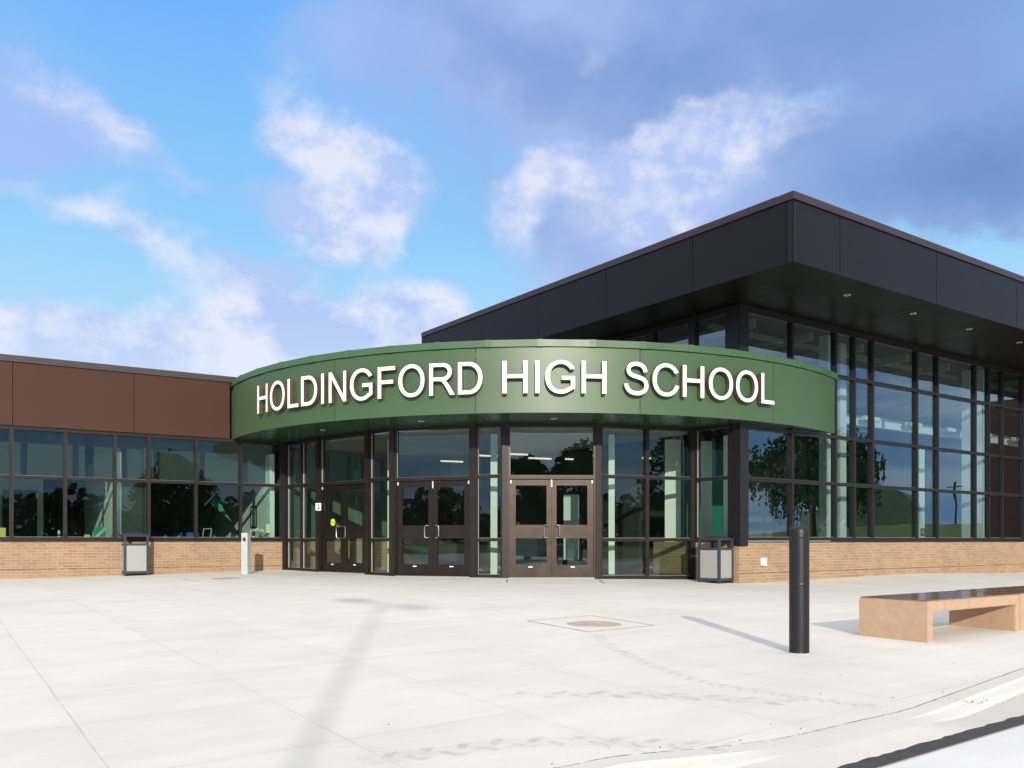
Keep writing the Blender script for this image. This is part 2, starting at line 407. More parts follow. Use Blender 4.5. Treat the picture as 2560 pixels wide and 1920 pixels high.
# kerb: level top, sloped face, dropped for a ramp in the middle
def nrm(i):
    a, c = cl[max(i-1, 0)], cl[min(i+1, len(cl)-1)]; d = unit((c[0]-a[0], c[1]-a[1])); return (d[1], -d[0])
DROP = .04
def ramp(p):
    s = p[0]
    f = lambda a, b_, v: max(0, min(1, (v-a)/(b_-a)))
    k = min(1, f(1.25, .75, s) + f(2.0, 2.6, s)); return k*k*(3-2*k)
SA, SB = gp(2097, 1920, -.034), gp(2560, 1788.5, -.034); se = unit((SB[0]-SA[0], SB[1]-SA[1]))          # edge of the asphalt strip
def on_strip(p):
    t = (p[0]-SA[0])*se[0] + (p[1]-SA[1])*se[1]; return (SA[0]+se[0]*t, SA[1]+se[1]*t)
bc, ba = MB(), MB(); prev = None
for i, p in enumerate(cl):
    n = nrm(i); k = ramp(p); gz = lambda x, y, dz: g(x, y) + dz
    st = on_strip(p)
    at = lambda d: (p[0]+n[0]*d, p[1]+n[1]*d)
    r = [(*at(.006), .002), (*at(.11), -.002), (*at(.13), -.012*k-.003), (*at(.20), -(DROP-.012)*k-.006), (*at(.225), -DROP*k-.008)]
    q = [r[-1]]
    ox, oy, _ = r[-1]
    for t in (.3, .65, 1.0):
        q.append((ox+(st[0]-ox)*t, oy+(st[1]-oy)*t, -DROP*k-.008 + (-DROP+.008+DROP*k)*t*1.0))
    row = ([(x, y, g(x, y)+dz) for x, y, dz in r], [(x, y, g(x, y)+dz) for x, y, dz in q])
    if prev:
        for B, A0_, A1_ in ((bc, prev[0], row[0]), (ba, prev[1], row[1])):
            for j in range(len(A0_)-1): B.face([A0_[j+1], A1_[j+1], A1_[j], A0_[j]])
    prev = row
tag(bc.build('kerb', M['curb'], merge=True), kind='structure')
tag(ba.build('gutter', M['apron'], merge=True), kind='structure')
b = MB()
for i in range(1, len(cl)):                                                           # crack filler behind the kerb
    a, c = cl[i-1], cl[i]; na, nc = nrm(i-1), nrm(i); wa = .012 + .01*rnd()
    z = lambda p: (p[0], p[1], g(*p)+.0035)
    if rnd() < .12: continue
    w_ = .002+.007*rnd()
    b.face([z((a[0]-na[0]*.001, a[1]-na[1]*.001)), z((a[0]+na[0]*w_, a[1]+na[1]*w_)), z((c[0]+nc[0]*w_, c[1]+nc[1]*w_)), z((c[0]-nc[0]*.001, c[1]-nc[1]*.001))])
tag(b.build('kerb_joint', M['crack'], merge=True), kind='structure')
ns = (se[1], -se[0])
def strip(w0, w1, dz, s0=-50, s1=55, step=.5, jag=0.0):
    b = MB(); k = int((s1-s0)/step); pr = None
    for i in range(k+1):
        s = s0 + i*step; j = jag*(rnd()-.5) if abs(s) < 6 else 0
        a = (SA[0]+se[0]*s+ns[0]*(w0+j), SA[1]+se[1]*s+ns[1]*(w0+j)); c = (SA[0]+se[0]*s+ns[0]*w1, SA[1]+se[1]*s+ns[1]*w1)
        cur = ((*a, g(*a)+dz), (*c, g(*c)+dz))
        if pr: b.face([pr[1], cur[1], cur[0], pr[0]])
        pr = cur
    return b
tag(strip(-.012, .098, -DROP+.006, step=.06, s0=-8, s1=9, jag=.018).build('asphalt_strip', M['asphalt'], merge=True), kind='structure')
b = MB(); ws = [.0, .5, 1.2, 2.5, 4, 6, 9, 12, 16, 21, 27, 34]
for w0, w1 in zip(ws, ws[1:]): 
    k = strip(w0, w1, -DROP-.001, step=1.0); o = len(b.v)
    b.v += k.v; b.f += [[i+o for i in f] for f in k.f]; b.uv += k.uv; b.mi += k.mi
tag(b.build('street', M['street'], merge=True, smooth=True), kind='structure')

# dirt flecks on the concrete
b = MB()
for i in range(230):
    if i < 70: t = rnd(); p = gp(1350+1200*t, 1900-230*t+rnd()*60) if rnd() < .6 else gp(1900+rnd()*650, 1560+rnd()*300)
    elif i < 150: t = rnd(); p = gp(2330+230*t, 1782-42*t+(rnd()-.5)*9, -DROP)
    else: p = (rnd()*18-9, 4+rnd()*15)
    dz = 0
    i_ = min(range(len(cl)), key=lambda k: math.dist(cl[k], p)); n = nrm(i_); side = (p[0]-cl[i_][0])*n[0] + (p[1]-cl[i_][1])*n[1]
    if side > 0: dz = -.004 - max(0, min(1, (side-.13)/.09))*(DROP+.004)*ramp(cl[i_])
    if side > .25: dz -= 0.0 if ramp(cl[i_]) > .9 else .05
    s_ = .0022+.0045*rnd()**3; z = g(*p)+dz
    pts = [(p[0]+s_*math.cos(a)*(.7+.6*rnd()), p[1]+s_*math.sin(a)*(.7+.6*rnd())) for a in (0, 1.3, 2.5, 3.8, 5.1)]
    top = (p[0], p[1], z+s_*.8)
    for k in range(5): a, c = pts[k], pts[(k+1) % 5]; b.face([(*a, z), (*c, z), top])
o = b.build('grit', M['joint']); tag(o, 'scattered dark grit and leaf crumbs on the pale concrete', 'grit', kind='stuff')

# tyre prints in dried dirt
def track(pts, w, step, name, label, narrow=False):
    b = MB(); P = crom([gp(*p) for p in pts], 24); acc = 0; k = 0
    for a, c in zip(P, P[1:]):
        L = math.dist(a, c)
        if L < 1e-6: continue
        acc += L
        if acc < step: continue
        acc = 0; k += 1
        e = unit((c[0]-a[0], c[1]-a[1])); n = (-e[1], e[0])
        sd = 1 if k % 2 else -1
        z = lambda u_, v_: (c[0]+e[0]*u_+n[0]*v_, c[1]+e[1]*u_+n[1]*v_, g(c[0]+e[0]*u_+n[0]*v_, c[1]+e[1]*u_+n[1]*v_)+.003)
        t = step*.55
        b.face([z(0, 0), z(t, 0), z(t+step*.9, sd*w*.5), z(step*.7, sd*w*.55), z(step*.35, sd*w*.3)][::sd])
    for a, c in zip(P, P[1:]):
        if math.dist(a, c) < 1e-6: continue
        e = unit((c[0]-a[0], c[1]-a[1])); n = (-e[1], e[0]); h = w*.42
        zz = lambda p, d: (p[0]+n[0]*d, p[1]+n[1]*d, g(p[0]+n[0]*d, p[1]+n[1]*d)+.002)
        b.face([zz(a, -h), zz(c, -h), zz(c, h), zz(a, h)], None, 1)
    o = b.build(name, [M['film'], M['filmthin']]); tag(o, label, 'tyre marks', 'tyre prints across the plaza')
track([(900, 1905), (1100, 1880), (1300, 1858), (1500, 1854), (1700, 1862), (1800, 1866)], .20, .085, 'tyre_print', 'broad grey tractor tread print curving beside the kerb joint')
track([(1230, 1742), (1373, 1737), (1560, 1738), (1700, 1742), (1950, 1755)], .22, .11, 'tyre_print', 'fainter broad tread print between the manhole and the kerb')
track([(1493, 1585), (1520, 1612), (1610, 1655), (1740, 1700), (1900, 1730), (2060, 1752), (2200, 1768)], .13, .045, 'tyre_print', 'narrow fine tread print running from the manhole towards the kerb')

# ------------------------------------------------------------------ the school building
P0 = (-11.17, 19.16); DL = unit((.8406, .5417)); NL = (DL[1], -DL[0])     # office wing wall
A = 54.2; U = (math.sin(R(A)), math.cos(R(A))); V = (-U[1], U[0]); NU = (U[1], -U[0])
K = (4.865, 18.8)
sc = px_on(P0, DL, 715)
CORN = (P0[0]+DL[0]*sc, P0[1]+DL[1]*sc)
EN = [CORN, (-4.71, 21.4), (-3.31, 20.2), (-2.67, 19.65), (-.83, 19.05), (-.146, 18.87), (1.853, 18.92), (4.084, 19.70)]
ZH, ZS = 3.28, 3.34                     # head of the glazing, canopy soffit
B_ = thing('school_building', (0, 24, 0), 'school with curved green entrance canopy, brown office wing and tall dark roofed glass hall', 'building')
ZL = 'school'
def window(p, e, n, a0, a1, z0, z1, rl, rr, rb, rt, glass='glass', dep=(-.10, .03), label=None, name='window'):
    fm = 'hallframe' if glass == 'hallglass' else 'frame'
    f = MB(); d0, d1 = dep; za = z0 if not callable(z0) else None
    if za is None:
        zz = lambda a: z0(p[0]+e[0]*a, p[1]+e[1]*a); zlo = (zz(a0), zz(a1)); base = max(zlo)
    else: zlo = (z0, z0); base = z0
    f.box(p, e, n, a0, a0+rl, d0, d1, (zlo[0], zlo[0]+(zlo[1]-zlo[0])*rl/(a1-a0)), z1)
    f.box(p, e, n, a1-rr, a1, d0, d1, (zlo[1]-(zlo[1]-zlo[0])*rr/(a1-a0), zlo[1]), z1)
    f.box(p, e, n, a0+rl, a1-rr, d0, d1, zlo, base+rb)
    f.box(p, e, n, a0+rl, a1-rr, d0, d1, z1-rt, z1)
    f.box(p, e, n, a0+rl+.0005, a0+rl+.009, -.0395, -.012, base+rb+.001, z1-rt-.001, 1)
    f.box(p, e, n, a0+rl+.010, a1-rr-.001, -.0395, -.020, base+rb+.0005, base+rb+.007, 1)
    fo = f.build(name, [M[fm], M['glintthreshold']], B_)
    if label: fo['label'] = label
    gx = MB().box(p, e, n, a0+rl, a1-rr, -.052, -.040, base+rb, z1-rt)
    gx.build('glass_pane', M[glass], fo)
    # pale strips by the glass paint in the sunlit edges of the mullions
    return fo
def solid(name, mat, **kw):
    pass
def wallbox(name, p, e, n, a0, a1, b0, b1, z0, z1, mat, **kw):
    if callable(z0): z0 = (z0(p[0]+e[0]*a0, p[1]+e[1]*a0), z0(p[0]+e[0]*a1, p[1]+e[1]*a1))
    return MB().box(p, e, n, a0, a1, b0, b1, z0, z1).build(name, M[mat], B_, **kw)

# --- office wing
wallbox('brick_wall', P0, DL, NL, -9, sc-.06, -.30, 0, -.35, .795, 'brick')
wallbox('sill_flashing', P0, DL, NL, -9, sc-.03, -.16, .035, .797, .835, 'frame')
ms = [px_on(P0, DL, x) for x in (27.8, 162.3, 287.2, 371.9, 490, 601.5)]
bays = [-9, -7.4, -5.8, -4.2, -2.7, -1.25] + ms + [sc-.10]
for a0, a1 in zip(bays, bays[1:]):
    dark = abs(a0-ms[2]) < .01
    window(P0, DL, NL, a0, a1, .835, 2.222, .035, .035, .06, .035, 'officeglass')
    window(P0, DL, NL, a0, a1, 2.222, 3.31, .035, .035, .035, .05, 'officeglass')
wallbox('corner_post', P0, DL, NL, sc-.10, sc+.04, -.14, .045, g, 3.335, 'frame')
wallbox('head_flashing', P0, DL, NL, -9, sc, -.14, .02, 3.31, 3.345, 'frame')
# fascia panels with open joints over a dark backing
def fascia(name, P, e, n, cuts, z0, z1, out, mat, gap=.012, th=.035):
    f = MB()
    for a, c in zip(cuts, cuts[1:]): f.box(P, e, n, a+gap/2, c-gap/2, out-th, out, z0, z1)
    f.box(P, e, n, cuts[0], cuts[-1], out-th-.05, out-th-.01, z0+.02, z1, 1)
    return f.build(name, [M[mat], M['black']], B_)
sj = px_on(P0, DL, 571)
cuts = [-9, -5.9, px_on(P0, DL, 31.4)-2.72] + [px_on(P0, DL, x) for x in (31.4, 333.8)] + [sj]
fascia('fascia', P0, DL, NL, sorted(cuts[:-1])+[sj+.02], 3.345, 4.73, .06, 'brown')
f = MB()
cc = [-9, -5.2, -1.3] + [px_on(P0, DL, x) for x in (24, 390)] + [px_on(P0, DL, 640)]
for a, c in zip(cc, cc[1:]): f.box(P0, DL, NL, a+.001, c-.001, -.30, .095, 4.735, 4.880)
f.build('coping', M['browncap'], B_, bevel=.006)
wallbox('wall_core', P0, DL, NL, -9, sc+2.5, -.40, -.16, 3.30, 4.738, 'darkwall')
rp_ = [(P0[0]+DL[0]*a+NL[0]*b2, P0[1]+DL[1]*a+NL[1]*b2) for a, b2 in ((-9, -.3), (8, -.3), (8, -11), (-9, -11))]
MB().prism(rp_, 4.55, 4.68).build('roof', M['roof'], B_)
wallbox('flashing_line', P0, DL, NL, -9, sc-.06, 0, .007, .175, .183, 'joint')

def vents(P, e, n, a0, a1, z):
    f = MB(); a = a0
    while a < a1:
        f.box(P, e, n, a-.006, a+.006, .0075, .014, z-.005, z+.005); a += .62+.35*rnd()
    f.build('weep_vents', M['whitewall'], B_)
vents(P0, DL, NL, -.4, sc-.3, .188)
# --- curved canopy
CC, CR = (.683, 25.993), 8.69
def cpt(th, r): return (CC[0]+r*math.sin(th), CC[1]-r*math.cos(th))
def px_th(px, r=CR):
    k = (px-1280)/F; a, b2, c = k*k+1, -2*(k*CC[0]+CC[1]), CC[0]**2+CC[1]**2-r*r
    d = (-b2-math.sqrt(b2*b2-4*a*c))/(2*a); return math.atan2(k*d-CC[0], CC[1]-d)
TH0 = math.atan2(P0[0]+DL[0]*sj+NL[0]*.06-CC[0], CC[1]-(P0[1]+DL[1]*sj+NL[1]*.06)); 
TH1 = math.atan2(7.72-CC[0], CC[1]-20.80)+.004
seams = [TH0] + [px_th(x) for x in (837, 1189.4, 1600, 1933)] + [TH1]
f = MB()
for t0, t1 in zip(seams, seams[1:]):
    k = max(4, int((t1-t0)/.035)); e_ = .006/CR
    for i in range(k):
        a0 = t0+e_+(t1-t0-2*e_)*i/k; a1 = t0+e_+(t1-t0-2*e_)*(i+1)/k
        p, q, r_, s_ = cpt(a0, CR), cpt(a1, CR), cpt(a1, CR-.035), cpt(a0, CR-.035)
        f.face([(*p, ZS), (*q, ZS), (*q, 4.625), (*p, 4.625)]); f.face([(*s_, ZS), (*r_, ZS), (*q, ZS), (*p, ZS)])
        if i == 0: f.face([(*s_, ZS), (*p, ZS), (*p, 4.625), (*s_, 4.625)])
        if i == k-1: f.face([(*q, ZS), (*r_, ZS), (*r_, 4.625), (*q, 4.625)])
        if 1:
            p2, q2 = cpt(a0-e_, CR-.045), cpt(a1+e_, CR-.045)
            f.face([(*p2, ZS+.01), (*q2, ZS+.01), (*q2, 4.62), (*p2, 4.62)], None, 1)
canopy = f.build('canopy_fascia', [M['green'], M['black']], B_, smooth=True)
canopy['label'] = 'curved green metal canopy band above the doors'
def arcbox(b, t0, t1, r0, r1, z0, z1, k):
    for i in range(k):
        a0, a1 = t0+(t1-t0)*i/k, t0+(t1-t0)*(i+1)/k
        p, q, r_, s_ = cpt(a0, r1), cpt(a1, r1), cpt(a1, r0), cpt(a0, r0)
        b.face([(*p, z0), (*q, z0), (*q, z1), (*p, z1)]); b.face([(*p, z1), (*q, z1), (*r_, z1), (*s_, z1)])
        b.face([(*s_, z0), (*r_, z0), (*q, z0), (*p, z0)]); b.face([(*r_, z0), (*s_, z0), (*s_, z1), (*r_, z1)])
        if i == 0: b.face([(*s_, z0), (*p, z0), (*p, z1), (*s_, z1)])
        if i == k-1: b.face([(*q, z0), (*r_, z0), (*r_, z1), (*q, z1)])
f = MB(); k = 17; TH0 -= .006
for i in range(k):
    t0 = TH0-.012+(TH1-TH0+.012)*i/k; t1 = TH0-.012+(TH1-TH0+.012)*(i+1)/k
    arcbox(f, t0, t1, CR-.30, CR+.045, 4.640, 4.775, 1)
    if i: arcbox(f, t0-.007, t0+.007, CR-.302, CR+.051, 4.634, 4.779, 1)
f.build('canopy_coping', M['greencap'], B_)
f = MB(); arcbox(f, TH0, TH1, CR-.035, CR-.005, 4.624, 4.642, 40); f.build('canopy_shadow_gap', M['black'], B_)
arc = [cpt(TH0+(TH1-TH0)*i/40, CR-.03) for i in range(41)]
inner = list(reversed(EN[:]))
poly = arc + [(K[0]+U[0]*3.55, K[1]+U[1]*3.55), K] + inner + [(P0[0]+DL[0]*(sj+.2), P0[1]+DL[1]*(sj+.2))]
def filled(name, poly, z0, z1, mat, lab=None):
    b = MB(); t = tessellate_polygon([[Vector((p[0], p[1], 0)) for p in poly]])
    for a, c, d in t:
        tr = [poly[a], poly[c], poly[d]]
        ar = (tr[1][0]-tr[0][0])*(tr[2][1]-tr[0][1])-(tr[2][0]-tr[0][0])*(tr[1][1]-tr[0][1])
        if ar < 0: tr.reverse()
        b.face([(*q, z1) for q in tr]); b.face([(*q, z0) for q in reversed(tr)])
    for i in range(len(poly)):
        p, q = poly[i], poly[(i+1) % len(poly)]; b.face([(*p, z0), (*q, z0), (*q, z1), (*p, z1)])
    o = b.build(name, M[mat], B_)
    if lab: o['label'] = lab
    return o
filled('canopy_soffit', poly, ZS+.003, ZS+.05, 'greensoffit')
f = MB()                                                                # soffit joints
for px in (837, 1189.4, 1600):
    th = px_th(px); a, c = cpt(th, CR-.04), cpt(th, CR-1.9); e = unit((c[0]-a[0], c[1]-a[1])); n = (-e[1], e[0])
    f.box(a, e, n, 0, min(1.75, math.dist(a, c)), -.004, .004, ZS-.001, ZS+.0025)
f.build('soffit_joint', M['black'], B_)
roofp = arc[2:34] + [(K[0]+V[0]*.1, K[1]+V[1]*.1), (K[0]+V[0]*9, K[1]+V[1]*9), (P0[0]+DL[0]*8-NL[0]*4, P0[1]+DL[1]*8-NL[1]*4), (P0[0]+DL[0]*(sj+.5)-NL[0]*.45, P0[1]+DL[1]*(sj+.5)-NL[1]*.45)]
filled('canopy_roof', roofp, 4.45, 4.55, 'roof')

# --- entrance glazing and doors
def door_leaf(P, e, n, a0, a1, hinge_left, z0f, i):
    z0 = max(z0f(P[0]+e[0]*a0, P[1]+e[1]*a0), z0f(P[0]+e[0]*a1, P[1]+e[1]*a1))+.012; z1 = 2.135
    st, ms_ = .135, .105
    l, r_ = (st, ms_) if hinge_left else (ms_, st)
    f = MB(); d0, d1 = -.075, -.02
    f.box(P, e, n, a0, a0+l, d0, d1, z0, z1); f.box(P, e, n, a1-r_, a1, d0, d1, z0, z1)
    for q0, q1 in ((z0, .29), (.865, 1.155), (2.005, z1)): f.box(P, e, n, a0+l, a1-r_, d0, d1, q0, q1)
    D = f.build('door', M['door'], B_)
    for q0, q1 in ((.29, .865), (1.155, 2.005)):
        MB().box(P, e, n, a0+l, a1-r_, -.053, -.041, q0, q1).build('glass_pane', M['glass'], D)
    hx = a1-.165 if hinge_left else a0+.165; hs = a1-.075 if hinge_left else a0+.075
    def W(a, b2, z): return (P[0]+e[0]*a+n[0]*b2, P[1]+e[1]*a+n[1]*b2, z)
    MB().tube([W(hs, -.021, 1.145), W(hs+(hx-hs)*.15, .045, 1.145), W(hx-(hx-hs)*.25, .058, 1.147), W(hx, .06, 1.12), W(hx, .06, .905), W(hx-(hx-hs)*.25, .058, .878), W(hs+(hx-hs)*.15, .045, .88), W(hs, -.021, .88)], .011, 8).build('handle', M['steel'], D, smooth=True)
    mid = (a0+a1)/2
    MB().box(P, e, n, mid-.045, mid+.045, -.0199, -.016, .235, .258).build('door_tag', M['white'], D)
    if i != 0:
        hz = a1 - .03 if not hinge_left else a0 + .03
        MB().box(P, e, n, hz-.016, hz+.016, -.0199, -.012, 2.05, 2.118).build('latch', M['lampoff'], D)
    return D
for i in range(7):
    P, Q = EN[i], EN[i+1]; L = math.dist(P, Q); e = unit((Q[0]-P[0], Q[1]-P[1])); n = (e[1], -e[0])
    pw = .055
    zf = lambda x, y: g(x, y)-.01
    if i in (1, 3, 5):
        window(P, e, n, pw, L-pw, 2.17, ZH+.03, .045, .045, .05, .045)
        f = MB(); f.box(P, e, n, pw, pw+.035, -.11, .03, (g(*P)-.01, g(*P)-.01), 2.17); f.box(P, e, n, L-pw-.035, L-pw, -.11, .03, (g(*Q)-.01, g(*Q)-.01), 2.17)
        f.box(P, e, n, pw+.035, L-pw-.035, -.11, .03, 2.14, 2.17); f.build('door_frame', M['frame'], B_)
        m_ = L/2; dz = lambda x, y: g(x, y)
        door_leaf(P, e, n, pw+.038, m_-.002, True, dz, i); door_leaf(P, e, n, m_+.002, L-pw-.038, False, dz, i)
        if i != 1: MB().box(P, e, n, m_-.014, m_+.014, -.0185, -.008, 1.97, 2.13).build('astragal_clip', M['lampoff'], B_)
        f = MB().box(P, e, n, pw+.03, L-pw-.03, -.10, .06, (g(*P)-.01, g(*Q)-.01), max(g(*P), g(*Q))+.010); f.build('threshold', M['glintthreshold'], B_)
    else:
        k = 2 if i in (0, 6) else 1
        for j in range(k):
            a0 = pw + (L-2*pw)*j/k; a1 = pw + (L-2*pw)*(j+1)/k
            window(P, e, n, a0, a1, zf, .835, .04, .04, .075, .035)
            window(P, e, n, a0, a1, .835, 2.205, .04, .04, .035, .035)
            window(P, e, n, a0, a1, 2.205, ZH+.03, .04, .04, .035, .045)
    f = MB().box(P, e, n, 0, L, -.13, .005, ZH+.03, ZS+.002); f.build('head_beam', M['frame'], B_)
for i, p in enumerate(EN[1:-1]):
    a = EN[i]; c = EN[i+2]; e = unit((c[0]-a[0], c[1]-a[1])); n = (e[1], -e[0])
    MB().box(p, e, n, -.062, .062, -.14, .052, g(*p)-.03, ZS+.001).build('post', M['frame'], B_)
p = EN[-1]; e = unit((p[0]-EN[-2][0], p[1]-EN[-2][1])); n = (e[1], -e[0])
MB().box(p, e, n, -.06, .03, -.14, .045, g(*p)-.03, ZS+.001).build('post', M['frame'], B_)
# card reader and switch on the post beside the first pair of doors
p = lerp(EN[0], EN[1], .955); e = unit((EN[1][0]-EN[0][0], EN[1][1]-EN[0][1])); n = (e[1], -e[0])
q = EN[1]; en = unit((-q[0], -q[1])); ee = (-en[1], en[0])
f = MB().box(q, ee, en, -.075, .055, .045, .10, 1.545, 1.725); rd = f.build('intercom', M['white'], B_, bevel=.006)
f = MB().box(q, ee, en, -.03, .01, .1001, .104, 1.66, 1.70); f.box(q, ee, en, -.03, .02, .1001, .102, 1.58, 1.63); f.build('intercom_button', M['black'], rd)
# yellow round sticker on the first door
P, Q = EN[1], EN[2]; e = unit((Q[0]-P[0], Q[1]-P[1])); n = (e[1], -e[0])
f = MB(); cx, cz_ = .50, 1.255
def disc(b, P, e, n, a, z, r, b0, b1, k=24, mi=0):
    w = lambda t, q_: (P[0]+e[0]*(a+r*math.cos(t))+n[0]*q_, P[1]+e[1]*(a+r*math.cos(t))+n[1]*q_, z+r*math.sin(t))
    b.face([w(2*math.pi*i/k, b1) for i in range(k)], None, mi)
    b.face([w(-2*math.pi*i/k, b0) for i in range(k)], None, mi)
    for i in range(k):
        t0, t1 = 2*math.pi*i/k, 2*math.pi*(i+1)/k; b.face([w(t0, b0), w(t1, b0), w(t1, b1), w(t0, b1)], None, mi)
disc(f, P, e, n, cx, cz_, .085, -.0395, -.037)
stk = f.build('sticker', M['yellow'], B_)
f = MB()
for q_ in range(4): f.box(P, e, n, cx-.055+.03*q_, cx-.038+.03*q_, -.0368, -.036, cz_-.02, cz_+.02)
f.build('sticker_print', M['text'], stk)

# --- return between entrance and hall
P, Q = EN[7], K; L = math.dist(P, Q); e = unit((Q[0]-P[0], Q[1]-P[1])); n = (e[1], -e[0])
MB().box(P, e, n, .0, L, -.28, 0, -.35, .79).build('brick_wall', M['brick'], B_)
MB().box(P, e, n, .0, L-.03, -.16, .03, .792, .83).build('sill_flashing', M['frame'], B_)
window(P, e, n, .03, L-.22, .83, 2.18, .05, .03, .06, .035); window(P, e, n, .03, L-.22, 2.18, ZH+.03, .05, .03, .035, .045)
MB().box(P, e, n, .03, L-.22, -.13, .0, ZH+.03, ZS+.001).build('head_beam', M['frame'], B_)

# --- hall: long sunny facade
ZK = 5.89
HL = 24.0
wallbox('brick_wall', K, U, NU, 0, HL, -.28, 0, -.5, .785, 'brick')
wallbox('sill_flashing', K, U, NU, .03, HL, -.16, .04, .787, .83, 'hallframe')
wallbox('flashing_line', K, U, NU, -.004, HL, 0, .007, .105, .115, 'joint')
vents(K, U, NU, .5, 14, .118)
wallbox('pale_sill_strip', K, U, NU, .10, px_on(K, U, 2072), .04, .044, .800, .812, 'silver')
f = MB().box(K, U, NU, -.02, px_on(K, U, 1866)-.0, -.30, .045, g(*K)+.80, ZK-.005)
f.build('corner_column', M['hallframe'], B_)
cx_ = [px_on(K, U, x) for x in (1866, 1980.2, 2088.5, 2135.2, 2181.1, 2291.5, 2343.2, 2437.7, 2471.7, 2505.7, 2556)]
last = cx_[-1]
while last < 17.5: last += 1.55; cx_.append(min(last, 17.9))
rows = [.83, 2.155, 3.27, 4.725, 5.80]
cs = px_on(K, U, 2096)
for a0, a1 in zip(cx_, cx_[1:]):
    for j, (z0, z1) in enumerate(zip(rows, rows[1:])):
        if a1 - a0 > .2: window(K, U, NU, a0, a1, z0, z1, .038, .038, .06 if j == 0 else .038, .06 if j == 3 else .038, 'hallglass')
wallbox('head_beam', K, U, NU, px_on(K, U, 1866), HL, -.16, .02, 5.80, ZK-.001, 'hallframe')
# short side facing the entrance roof
mv = [px_on(K, V, x) for x in (1824, 1731, 1628, 1530)] + [8.6, 10.9]
for a0, a1 in zip(mv, mv[1:]):
    window(K, V, (-U[0], -U[1]), a0, a1, 4.2, 5.80, .10, .10, .05, .05, 'hallglass')
MB().box(K, V, (-U[0], -U[1]), .0, mv[0], -.16, .03, 3.345, ZK-.004).build('corner_column', M['hallframe'], B_)
MB().box(K, V, (-U[0], -U[1]), mv[0], 13, -.2, .0, 3.35, 4.2).build('side_wall', M['dark'], B_)
MB().box(K, V, (-U[0], -U[1]), mv[0], 13, -.16, .02, 5.80, ZK-.001).build('head_beam', M['frame'], B_)
MB().box(K, V, (-U[0], -U[1]), mv[-1], 13, -.2, .0, 4.2, 5.8).build('side_wall', M['dark'], B_)
# overhanging roof
KC = (5.105, 15.94); VL = 13.4; UL = 30
cu = [0, px_on(KC, U, 2100), px_on(KC, U, 2341), px_on(KC, U, 2541.6)]
while cu[-1] < UL-3: cu.append(cu[-1]+cu[3]-cu[2])
cu.append(UL)
fascia('roof_fascia', KC, U, NU, cu, ZK, 7.005, .0, 'dark', gap=.014)
cvv = [.0, px_on(KC, V, 1964.7), px_on(KC, V, 1730.6), px_on(KC, V, 1514.8), px_on(KC, V, 1345.6), px_on(KC, V, 1205.2), VL]
NV = (-U[0], -U[1])
fascia('roof_fascia', KC, V, NV, cvv, ZK, 7.005, .0, 'dark', gap=.014)
f = MB()
for k in range(8): f.box(KC, U, NU, k*3.75-.03+(0 if k else 0), (k+1)*3.75-.032, -.35, .03, 7.02, 7.16)
for k in range(4): f.box(KC, V, NV, .35+k*3.27, .35+(k+1)*3.27-.002, -.35, .03, 7.02, 7.16)
f.build('roof_coping', M['darkcap'], B_, bevel=.005)
def uv2(a, c): return (KC[0]+U[0]*a+V[0]*c, KC[1]+U[1]*a+V[1]*c)
MB().prism([uv2(.04, .04), uv2(UL, .04), uv2(UL, VL), uv2(.04, VL)], ZK+.004, ZK+.06).build('roof_soffit', M['soffit'], B_)
MB().prism([uv2(.09, .09), uv2(UL, .09), uv2(UL, VL), uv2(.09, VL)], 6.80, 6.99).build('roof', M['roof'], B_)
MB().prism([uv2(0, VL), uv2(UL, VL), uv2(UL, VL+.05), uv2(0, VL+.05)], ZK, 7.15).build('roof_fascia', M['dark'], B_)
f = MB()
for a in cu[1:-1]: f.box(uv2(a, .05), V, U, 0, 2.35, -.005, .005, ZK-.001, ZK+.0035)
for a in cvv[2:6]: f.box(uv2(.05, a), U, V, 0, 1.35, -.005, .005, ZK-.001, ZK+.0035)
f.build('soffit_joint', M['black'], B_)
def downlight(x, y, z):
    f = MB().lathe([(.045, .0), (.062, -.005), (.070, -.004), (.070, .004)], (x, y, z), 20); o = f.build('downlight', M['lampoff'], B_, smooth=True)
    MB().lathe([(.001, -.0005), (.045, -.0008)], (x, y, z), 16).build('lens', M['black'], o)
for x, y in ((6.93, 18.15), (8.97, 19.63), (10.98, 21.08), (13.0, 22.5), (15.0, 23.95)): downlight(x, y, ZK-.0)
for x, y in ((-4.33, 20.1), (-1.93, 18.6), (.87, 18.2)): downlight(x, y, ZS)
# projecting wing beyond the frame that closes the hall front
W18 = (K[0]+U[0]*18, K[1]+U[1]*18)
MB().box(W18, U, NU, 0, 6, -.3, 3.6, -.5, ZK-.01).build('side_wing', M['brown'], B_)
# electrical box
sb = px_on(K, U, 1906)
f = MB().box(K, U, NU, sb-.075, sb+.075, .0, .07, .265, .44); bx_ = f.build('outlet_box', M['white'], B_, bevel=.012)
f = MB().box(K, U, NU, sb-.05, sb+.05, .071, .082, .29, .42); f.build('outlet_cover', M['white'], bx_, bevel=.004)

